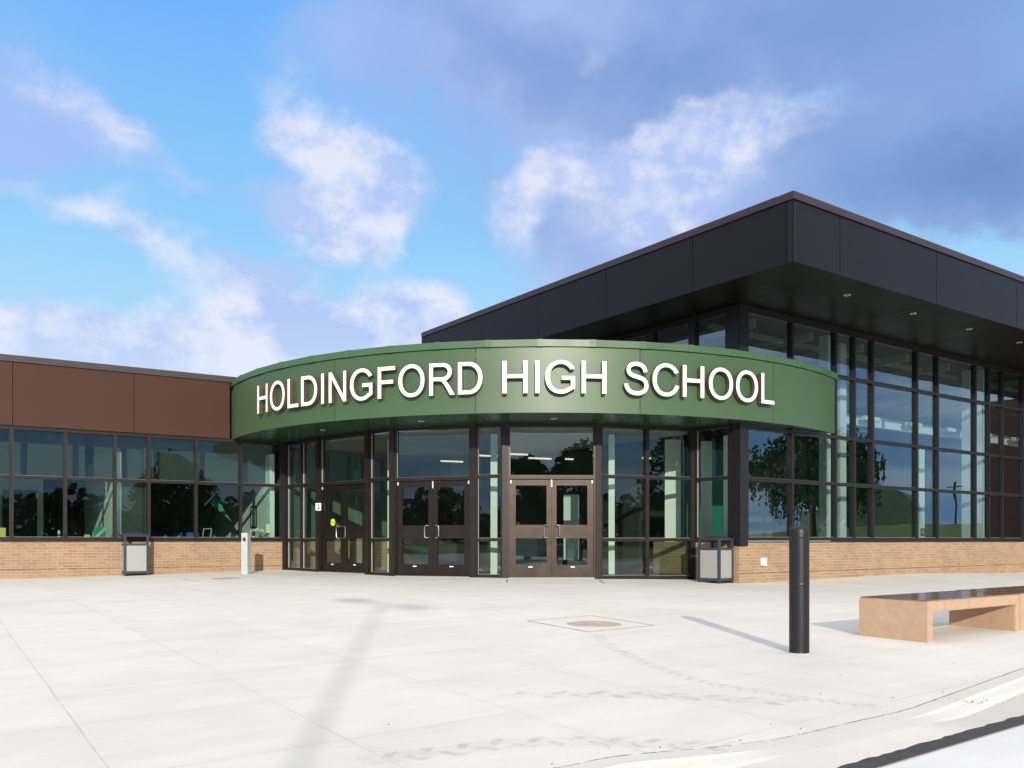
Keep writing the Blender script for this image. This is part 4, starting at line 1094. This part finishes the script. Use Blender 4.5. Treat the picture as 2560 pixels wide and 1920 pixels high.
# blue stacking chairs
def chair(px, label):
    x, y = at_px(px, 23.8); T = thing('office_chair', (x, y, FZ), label, 'chair', 'blue chairs in the dark office room')
    f = MB()
    for sx in (-.2, .2):
        f.tube([(x+sx, y+.2, FZ), (x+sx, y+.18, FZ+.45), (x+sx, y+.24, FZ+.95)], .016, 6); f.tube([(x+sx, y-.2, FZ), (x+sx, y-.18, FZ+.45)], .016, 6)
    f.build('chair_legs', M['blue'], T)
    MB().abox(x-.22, x+.22, y-.2, y+.2, FZ+.44, FZ+.48).build('seat', M['blue'], T); MB().abox(x-.21, x+.21, y+.2, y+.23, FZ+.62, FZ+.95).build('backrest', M['blue'], T)
chair(392, 'blue office chair nearest the partition'); chair(430, 'blue office chair in the middle of the dark room'); chair(470, 'blue office chair nearest the pennant')

# hall wall lettering
tw = hk(17.95, 0)
sa = px_on(hk(0, 5.9), U, 2455)
pl2 = MB().box(hk(sa, 5.9), U, (-V[0], -V[1]), 0, 5, 0, .1, .02, 2.6).build('painted_panel', M['paintwall'], B_)
o_ = hk(sa+.35, 5.9)
mp = lambda u, v, z: (o_[0]+U[0]*u-V[0]*.11, o_[1]+U[1]*u-V[1]*.11, z+v)
text_obj('HOLDINGFORD', .42, 'text', pl2, lambda u, v: mp(u, v, 1.75), 'LEFT', bold=.012)
text_obj('Huskers', .95, 'text', pl2, lambda u, v: mp(u, v+.12*u, .95), 'LEFT', bold=.03, shear=.4)
T = thing('restroom_sign', (*hk(7.0, .9), 1.5), 'small navy restroom sign with white figures inside the glass hall', 'sign')
ps = hk(px_on(hk(0, 1.2), U, 2306), 1.2)
T.location = (ps[0], ps[1], 1.0); ORG[T.name] = Vector(T.location)
MB().box(ps, U, NU, -.10, .10, 0, .012, .95, 1.17).build('plate', M['navy'], T)
f = MB()
for dx in (-.04, .03):
    disc(f, ps, U, NU, dx, 1.12, .014, .0125, .014, 10); f.box(ps, U, NU, dx-.012, dx+.012, .0125, .014, 1.02, 1.10)
f.box(ps, U, NU, .03, .065, .0125, .014, 1.0, 1.018)
f.build('figures', M['white'], T)
MB().box(ps, U, NU, -.14, .14, -.16, -.01, .02, 3.5).build('inner_column', M['whitewall'], B_)

# ------------------------------------------------------------------ behind the camera (seen mirrored in the glass, or by its shadow)
# street lamp whose shadow lies on the plaza
SAZ, SEL = -6.0, 18.0                                   # the light travels this way
sd = (math.sin(R(SAZ)), math.cos(R(SAZ)))
tip = (-1.83, 12.35); HP = 7.6; dd = (HP - g(*tip) + plane_h(0, -11)) / math.tan(R(SEL)) - .3
lx, ly = tip[0]-sd[0]*dd, tip[1]-sd[1]*dd; lz = far_h(lx, ly)+.1
T = thing('street_lamp', (lx, ly, lz), 'tall twin headed lamp post in the street behind the viewer', 'street lamp')
MB().tube([(lx, ly, lz-.1), (lx, ly, lz+HP)], [.038, .030], 12).build('pole', M['black'], T, smooth=True)
MB().lathe([(.3, -.2), (.3, .75), (.28, .78)], (lx, ly, lz), 20).build('base', M['curb'], T, smooth=True)
ad = unit((1.305, -1.55))
f = MB().tube([(lx-ad[0]*.55, ly-ad[1]*.55, lz+HP-.02), (lx+ad[0]*.55, ly+ad[1]*.55, lz+HP-.02)], .03, 8); f.build('arm', M['black'], T)
for s_ in (-1, 1):
    MB().box((lx, ly), ad, (-ad[1], ad[0]), min(s_*.5, s_*1.05), max(s_*.5, s_*1.05), -.17, .17, lz+HP-.03, lz+HP+.03).build('lamp_head', M['black'], T)
# blue parked car
def car(x, y, rz, label):
    z = plane_h(x, y)-DROP
    T = thing('parked_car', (x, y, z), label, 'car', rz=rz)
    prof = [(-2.25, .35), (-2.3, .6), (-2.28, .95), (-2.15, 1.02), (-1.95, 1.5), (-1.75, 1.62), (-.9, 1.68), (0, 1.66), (.45, 1.56), (1.15, 1.10), (1.9, .98), (2.22, .80), (2.3, .55), (2.28, .32)]
    def wid(zz): return .92 if zz < 1.0 else .92-.24*(zz-1.0)/.68
    f = MB(); rr = []
    for sy in (-1, 1): rr.append([(px_, sy*wid(pz_), pz_) for px_, pz_ in prof])
    for i in range(len(prof)-1): f.face([rr[0][i], rr[0][i+1], rr[1][i+1], rr[1][i]])
    f.face([rr[0][-1], rr[0][0], rr[1][0], rr[1][-1]])
    for sy in (0, 1):
        lp = rr[sy]; low = [(p_[0], p_[1], min(p_[2], 1.0)) for p_ in lp]
        f.face(lp if sy == 1 else lp[::-1])
    f.build('body', M['suv'], T, merge=True)
    for sy in (-1, 1):
        nm = MB(); y0 = lambda zz: sy*(wid(zz)+.006)
        for w in ([(-1.88, 1.08), (-.95, 1.06), (-.95, 1.56), (-1.72, 1.52)], [(-.86, 1.06), (.02, 1.06), (.02, 1.56), (-.86, 1.57)], [(.10, 1.06), (1.05, 1.08), (.45, 1.46), (.10, 1.55)]):
            nm2 = MB(); nm2.face([(a_, y0(c_2), c_2) for a_, c_2 in (w if sy < 0 else w[::-1])]); nm2.build('side_window', M['carglass'], T)
        for wx in (-1.4, 1.42):
            f = MB(); f.tube([(wx, sy*.72, .35), (wx, sy*.95, .35)], .35, 24); wh = f.build('wheel', M['rubber'], T)
            MB().tube([(wx, sy*.9, .35), (wx, sy*.96, .35)], .21, 16).build('rim', M['silver'], wh)
        MB().abox(-2.31, -2.2, min(sy*.6, sy*.88), max(sy*.6, sy*.88), .85, 1.0).build('tail_lamp', M['red'], T)
        MB().abox(2.16, 2.31, min(sy*.55, sy*.86), max(sy*.55, sy*.86), .62, .76).build('headlight', M['white'], T)
    f = MB(); f.face([(.52, -.66, 1.535), (.52, .66, 1.535), (1.10, .84, 1.16), (1.10, -.84, 1.16)][::-1]); f.build('windscreen', M['carglass'], T)
car(2.9, -16.5, R(3), 'blue parked car across the street facing the doors')
# trees
def tree(x, y, h, rc, label, mat='leaf', weep=False, n=2600, trunk=.28, cr0=.25):
    z = far_h(x, y)
    T = thing('tree', (x, y, z), label, 'tree', 'trees beyond the street')
    f = MB(); f.tube([(x, y, z-.2), (x+.1, y, z+h*.25), (x-.05, y+.1, z+h*.55), (x+.1, y, z+h*.85)], [trunk, trunk*.8, trunk*.5, trunk*.15], 10)
    cl_ = []
    for k in range(16):
        a = k*2.4+rnd(); hh = cr0+.12+(.85-cr0)*k/16; r_ = rc*(.55+.4*rnd())*math.sin(math.pi*min(.95, (hh-cr0+.1)/(1.05-cr0)))**.6
        c = (x+r_*math.cos(a), y+r_*math.sin(a), z+h*(hh+.08*rnd())); cl_.append(c)
        f.tube([(x, y, z+h*hh*.75), ((x+c[0])/2, (y+c[1])/2, z+h*hh*.92), c], [trunk*.32, trunk*.2, .03], 6)
    f.build('trunk', M['bark'], T)
    cl_.append((x, y, z+h*.9)); b = MB()
    for i in range(n):
        c = cl_[int(rnd()*len(cl_))]; s_ = rc*.36
        while True:
            d = (rnd()*2-1, rnd()*2-1, rnd()*2-1)
            if d[0]**2+d[1]**2+d[2]**2 < 1: break
        p = Vector((c[0]+d[0]*s_, c[1]+d[1]*s_, c[2]+d[2]*s_*.8))
        w = .09+.10*rnd()
        if weep and rnd() < .6:
            L_ = .6+1.6*rnd(); q = p.copy()
            for k in range(5):
                q = q + Vector(((rnd()-.5)*.08, (rnd()-.5)*.08, -L_/5)); u_ = Vector((rnd()-.5, rnd()-.5, .3)).normalized()*w
                b.face([q-u_, q+Vector((w*.5, 0, -w)), q+u_, q+Vector((-w*.4, w*.3, w))])
        else:
            for k in range(2):
                u_ = Vector((rnd()-.5, rnd()-.5, rnd()-.5)).normalized()*w*1.3; v_ = u_.cross(Vector((rnd()-.5, rnd()-.5, rnd()))).normalized()*w
                o2 = p + Vector((rnd()-.5, rnd()-.5, rnd()-.5))*.3; b.face([o2-u_, o2+v_, o2+u_, o2-v_])
    b.build('crown', M[mat], T)
def mirrored(px, D, P, n):
    """real place of something seen mirrored at photo column px, D metres deep, in the glass plane (P, n)"""
    v = ((px-1280)/F*D, D); k = (v[0]-P[0])*n[0]+(v[1]-P[1])*n[1]; return (v[0]-2*k*n[0], v[1]-2*k*n[1])
q = mirrored(2035, 62, K, NU); tree(*q, 8.2, 4.6, 'tall weeping tree beyond the grass east of the hall', 'leafmid', True, 3600, .30, .42)
q = mirrored(440, 72, P0, NL); tree(*q, 8.2, 3.2, 'round leafy tree behind the street mirrored in the office glass', 'leaf', False, 2200)
q = mirrored(385, 80, P0, NL); tree(*q, 7.2, 2.4, 'narrow leafy tree next to the round one', 'leaf', False, 1300)
n3 = (0.025, -1.0)
q = mirrored(1315, 66, EN[5], n3); tree(*q, 7.6, 2.2, 'dark rounded tree behind the blue car', 'leafdark', False, 2200, .25, .12)
q = mirrored(1446, 62, EN[5], n3); tree(*q, 8.0, 2.9, 'dense dark tree beside the blue car', 'leafdark', False, 2800, .3, .10)
q = mirrored(1685, 60, EN[6], unit((.33, -.944))); tree(*q, 8.4, 2.2, 'thin airy tree beyond the street lamp', 'leaf', False, 900)
q = mirrored(900, 60, EN[1], unit((-.65, -.76))); tree(*q, 7.5, 2.2, 'thin young tree on the grass west of the street', 'leaf', False, 900)
# far wood
b = MB()
for i in range(520):
    a = R(102+183*i/520+rnd()*.6); r_ = 118+22*rnd(); x, y = r_*math.sin(a), r_*math.cos(a); z = far_h(x, y); h = 5.5+3.6*rnd()+1.5*math.sin(i*.13)
    for k in range(30):
        c = Vector((x+(rnd()-.5)*6, y+(rnd()-.5)*6, z+h*(rnd()**.7))); u_ = Vector((rnd()-.5, rnd()-.5, rnd()-.5)).normalized()*(.7+.6*rnd()); v_ = u_.cross(Vector((rnd(), rnd()-.5, rnd()))).normalized()*(.6+.5*rnd())
        b.face([c-u_, c+v_, c+u_, c-v_])
tag(b.build('woodland', M['leafdark']), 'distant dark green woodland beyond the fields', 'woodland', kind='stuff')
# arched barn, pale shed, utility pole (mirrored in the hall glass)
q = mirrored(2218, 150, K, NU); z = far_h(*q)
T = thing('arched_barn', (*q, z), 'green round roofed barn on the far field', 'barn')
e = unit((-q[1], q[0])); n = (e[1], -e[0]); f = MB(); k = 18
for d0, d1 in ((0, 14),):
    pts = [(5.0*math.cos(math.pi*i/k), 1.6+4.6*math.sin(math.pi*i/k)) for i in range(k+1)]; pts = [(5.0, -1)] + pts + [(-5.0, -1)]
    W = lambda a, d, h: (q[0]+e[0]*a+n[0]*d, q[1]+e[1]*a+n[1]*d, z+h)
    for i in range(len(pts)-1): f.face([W(pts[i][0], -7, pts[i][1]), W(pts[i+1][0], -7, pts[i+1][1]), W(pts[i+1][0], 7, pts[i+1][1]), W(pts[i][0], 7, pts[i][1])])
    f.face([W(a, -7, h) for a, h in pts]); f.face([W(a, 7, h) for a, h in pts[::-1]])
f.build('barn_shell', M['barn'], T)
q = mirrored(2140, 165, K, NU); z = far_h(*q)
T = thing('shed', (*q, z), 'long pale metal shed with low gable roof beside the round barn', 'shed')
e = unit((-q[1], q[0])); n = (e[1], -e[0])
MB().box(q, e, n, -9, 9, -5, 5, z-1, z+2.8).build('wall', M['shed'], T)
W = lambda a, d, h: (q[0]+e[0]*a+n[0]*d, q[1]+e[1]*a+n[1]*d, z+h)
f = MB(); f.face([W(-9.3, -5.3, 2.8), W(9.3, -5.3, 2.8), W(9.3, 0, 4.9), W(-9.3, 0, 4.9)]); f.face([W(-9.3, 0, 4.9), W(9.3, 0, 4.9), W(9.3, 5.3, 2.8), W(-9.3, 5.3, 2.8)])
f.face([W(-9.3, -5.3, 2.8), W(-9.3, 0, 4.9), W(-9.3, 5.3, 2.8)]); f.face([W(9.3, -5.3, 2.8), W(9.3, 5.3, 2.8), W(9.3, 0, 4.9)]); f.build('roof', M['shedroof'], T)
q = mirrored(2388, 130, K, NU); z = far_h(*q); e = unit((-q[1], q[0]))
T = thing('utility_pole', (*q, z), 'wooden utility pole with one crossarm on the far field', 'utility pole')
MB().tube([(q[0], q[1], z-.5), (q[0], q[1], z+6.2)], [.17, .11], 10).build('pole', M['bark'], T); MB().box(q, e, (e[1], -e[0]), -1.1, 1.1, -.06, .06, z+5.4, z+5.55).build('crossarm', M['bark'], T)

# ------------------------------------------------------------------ sky
w = bpy.data.worlds.new('World'); S.world = w; w.use_nodes = True
wn, wl = w.node_tree.nodes, w.node_tree.links; q = NB(w.node_tree)
bg = wn['Background']; bg.inputs[1].default_value = .1
sky = wn.new('ShaderNodeTexSky'); sky.sky_type = 'NISHITA'; sky.sun_disc = False
sky.sun_elevation = R(SEL); sky.sun_rotation = R(180+SAZ); sky.altitude = 350; sky.air_density = 1.0; sky.dust_density = .6; sky.ozone_density = 2.0
dirv = wn.new('ShaderNodeTexCoord').outputs['Generated']
dx, dy, dz = q.sep(dirv)
az = q.m('ARCTAN2', dx, dy); el = q.m('ARCSINE', dz)
Pv = q.comb(az, q.m('MULTIPLY', el, 1.35))
w1 = q.noise(Pv, 3.2, 4, .55, True); w2 = q.noise(Pv, 13, 6, .62, True); w3 = q.noise(Pv, 42, 6, .65, True)
def centred(c, k): return q.v('SCALE', q.v('SUBTRACT', c, (.5, .5, .5)), sc=k)
AE = q.comb(az, el)
AEw = q.v('ADD', AE, q.v('ADD', centred(w1, .11), q.v('ADD', centred(w2, .062), centred(w3, .020))))
def blob_field(blobs, vec):
    acc = None
    for px, py, rx, ry, rot, amp in blobs:
        a0 = math.atan((px-1280)/F); e0 = math.atan((HZ-py)/F*math.cos(a0)); k = math.cos(a0)/F
        mp_ = wn.new('ShaderNodeMapping'); mp_.vector_type = 'TEXTURE'
        mp_.inputs['Location'].default_value = (a0, e0, 0); mp_.inputs['Rotation'].default_value = (0, 0, R(rot))
        mp_.inputs['Scale'].default_value = (rx*k*1.45, ry*k*1.45, 1); wl.new(vec, mp_.inputs['Vector'])
        # flatten z introduced by the warp
        ln = q.v('LENGTH', q.v('MULTIPLY', mp_.outputs[0], (1, 1, 0)))
        v_ = q.rng(ln, 1.0, 0.0, 0.0, amp, True)
        acc = v_ if acc is None else q.m('ADD', acc, v_)
    return acc
GREY = [(1500, 170, 760, 260, -12, .95), (2250, 330, 800, 420, -5, .95), (1250, 60, 420, 160, 0, .55), (1650, 620, 420, 230, 10, .75), (1900, 60, 900, 150, 0, .6), (2000, 225, 200, 55, 0, -.75), (2330, 640, 300, 70, -10, -.8),
        (2400, 480, 420, 220, 20, .6), (40, 140, 240, 260, 0, .6), (60, 320, 300, 120, -10, .35), (250, 360, 360, 170, -8, .5), (760, 140, 280, 160, 0, .42), (960, 260, 300, 190, -30, .45),
        (1480, 480, 330, 260, 0, .65), (870, 560, 330, 190, 0, .5), (40, 430, 160, 160, 0, .45), (700, 520, 300, 60, 0, .25)]
PUFF = [(1650, 440, 480, 150, 14, .42), (1850, 330, 420, 90, 6, .3), (1500, 560, 260, 150, 20, .3), (60, 130, 220, 150, 0, .34), (680, 180, 240, 90, 10, .3), (1150, 300, 160, 90, 20, .28), (300, 600, 420, 90, -10, .3), (1480, 790, 400, 60, 0, .2), (800, 400, 210, 160, -35, .95), (740, 350, 110, 70, -20, .6), (960, 450, 180, 120, -25, .85), (700, 530, 170, 80, 10, .8), (860, 580, 190, 90, 10, .7), (820, 660, 230, 60, 25, .45),
        (1290, 520, 85, 120, -20, .9), (1400, 425, 110, 60, -20, .8), (1790, 330, 330, 110, 14, .62), (1600, 350, 150, 60, 10, .5), (1490, 150, 110, 60, 30, .6), (1620, 560, 110, 130, 30, .7), (1700, 480, 200, 80, 0, .4),
        (240, 350, 230, 110, -25, .65), (260, 310, 240, 70, -25, .35), (210, 550, 240, 70, -5, .55), (480, 460, 150, 60, 20, .4), (480, 690, 300, 70, -15, .5), (1190, 100, 130, 70, 0, .3),
        (730, 800, 300, 110, -5, .95), (1030, 800, 110, 170, 35, 1.0), (940, 860, 260, 90, 0, .8), (250, 830, 420, 100, 0, .85), (560, 900, 600, 90, 0, .8), (90, 870, 260, 110, 0, .6), (450, 880, 700, 110, 0, .4), (1400, 700, 300, 70, 0, .25),
        (2300, 560, 350, 80, 0, .3), (1180, 760, 240, 60, 0, .35)]
gf = blob_field(GREY, AEw); pf = blob_field(PUFF, AEw)
n1 = q.noise(q.v('ADD', Pv, centred(w2, .03)), 7.5, 9, .62); n2 = q.noise(Pv, 2.4, 5, .5)
# outside the photographed part: ordinary broken cloud
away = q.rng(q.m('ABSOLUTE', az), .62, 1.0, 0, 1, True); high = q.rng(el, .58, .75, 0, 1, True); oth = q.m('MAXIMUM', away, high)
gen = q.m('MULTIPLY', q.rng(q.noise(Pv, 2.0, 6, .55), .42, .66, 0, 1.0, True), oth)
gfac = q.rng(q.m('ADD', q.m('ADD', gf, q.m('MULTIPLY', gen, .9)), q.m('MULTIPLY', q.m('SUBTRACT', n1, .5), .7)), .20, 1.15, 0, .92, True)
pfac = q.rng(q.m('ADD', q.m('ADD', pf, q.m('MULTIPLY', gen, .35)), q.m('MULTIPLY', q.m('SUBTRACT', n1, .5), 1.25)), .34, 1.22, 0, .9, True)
skyc = q.mix(1.0, sky.outputs[0], (1.0, 1.0, 1.0), 'MULTIPLY')
ramp_ = wn.new('ShaderNodeValToRGB'); r_ = ramp_.color_ramp
stops = [(0.0, (.68, .88, 1.0)), (.14, (.54, .82, 1.0)), (.30, (.30, .64, 1.0)), (.50, (.16, .46, 1.0)), (.8, (.11, .36, .95)), (1.0, (.10, .30, .9))]
r_.elements[0].position = 0; r_.elements[0].color = (*stops[0][1], 1); r_.elements[1].position = 1; r_.elements[1].color = (*stops[-1][1], 1)
for p_, c_2 in stops[1:-1]: e_ = r_.elements.new(p_); e_.color = (*c_2, 1)
wl.new(q.rng(el, 0, 1.1), ramp_.inputs[0])
grad = q.v('SCALE', ramp_.outputs[0], sc=9.6)
clear = q.mix(.78, skyc, grad)
clear = q.mix(q.m('MULTIPLY', oth, .75), grad, clear)
# grey-lavender cloud, darker slate in its thick parts; puffs run from lavender to warm white
gcol = q.mix(q.rng(n2, .38, .62, 0, 1, True), (2.5, 3.8, 7.0), (4.3, 5.4, 8.9))
gcol = q.mix(q.rng(az, .02, -.28, 0, .85, True), gcol, (3.9, 5.6, 9.6))
gcol = q.mix(blob_field([(2520, 440, 330, 170, 15, .85), (1330, 200, 420, 95, -24, .6), (1950, 70, 560, 90, 0, .4), (2150, 470, 420, 80, 10, .5), (1650, 190, 300, 70, -10, .4)], AEw), gcol, (1.5, 2.8, 5.8))
gcol = q.mix(q.rng(el, .02, .32, .45, 0), gcol, (5.2, 6.4, 9.3))
pcol = q.mix(q.rng(q.m('ADD', n1, q.m('MULTIPLY', q.m('SUBTRACT', q.noise(q.v('ADD', Pv, (.03, .05, 0.0)), 7.0, 7, .58), n1), 2.0)), .35, .62, 0, 1), (8.2, 8.4, 9.8), (4.7, 5.9, 9.3))
pcol = q.mix(q.rng(el, .10, .24, .75, 0), pcol, (7.6, 8.7, 9.9))
c1 = q.mix(gfac, clear, gcol); c2 = q.mix(pfac, c1, pcol)
# unseen neutral overcast overhead and behind the viewer, added to whiten the fill light
ov_fill = q.mix(q.rng(q.noise(Pv, 2.2, 6, .55), .35, .65, 0, 1, True), (7.6, 8.2, 9.9), (11.4, 11.2, 11.2))
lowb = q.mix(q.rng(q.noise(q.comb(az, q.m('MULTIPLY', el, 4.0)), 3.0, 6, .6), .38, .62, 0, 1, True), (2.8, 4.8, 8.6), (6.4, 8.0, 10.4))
c3 = q.mix(high, c2, ov_fill); sv_ = (-sd[0]*math.cos(R(SEL)), -sd[1]*math.cos(R(SEL)), math.sin(R(SEL)))
glow = q.m('POWER', q.m('MAXIMUM', q.v('DOT_PRODUCT', dirv, sv_), 0.0), 22.0)
lowb = q.v('ADD', lowb, q.v('SCALE', (11.0, 9.6, 7.6), sc=glow))
bk = q.mix(q.rng(el, .2, .65, 0, 1, True), lowb, ov_fill)
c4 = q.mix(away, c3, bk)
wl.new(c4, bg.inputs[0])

sun = bpy.data.lights.new('sun', 'SUN'); sun.energy = 4.4; sun.angle = R(.7); sun.color = (1, .92, .80)
so = bpy.data.objects.new('sun', sun); COL.objects.link(so)
so.rotation_euler = Vector((sd[0]*math.cos(R(SEL)), sd[1]*math.cos(R(SEL)), -math.sin(R(SEL)))).to_track_quat('-Z', 'Y').to_euler()

# ------------------------------------------------------------------ camera and render settings
cam = bpy.data.cameras.new('camera'); co = bpy.data.objects.new('camera', cam); COL.objects.link(co)
cam.sensor_width = 36; cam.lens = F/2560*36; cam.shift_y = (HZ-960)/2560; cam.clip_end = 3000; cam.clip_start = .05
co.location = (0, 0, CZ); co.rotation_euler = (R(90), 0, 0); S.camera = co
S.view_settings.view_transform = 'Standard'; S.view_settings.look = 'None'; S.view_settings.exposure = 0; S.view_settings.gamma = 1
S.cycles.use_denoising = True
S.cycles.max_bounces = 8; S.cycles.transparent_max_bounces = 24; S.cycles.glossy_bounces = 5; S.cycles.sample_clamp_indirect = 6
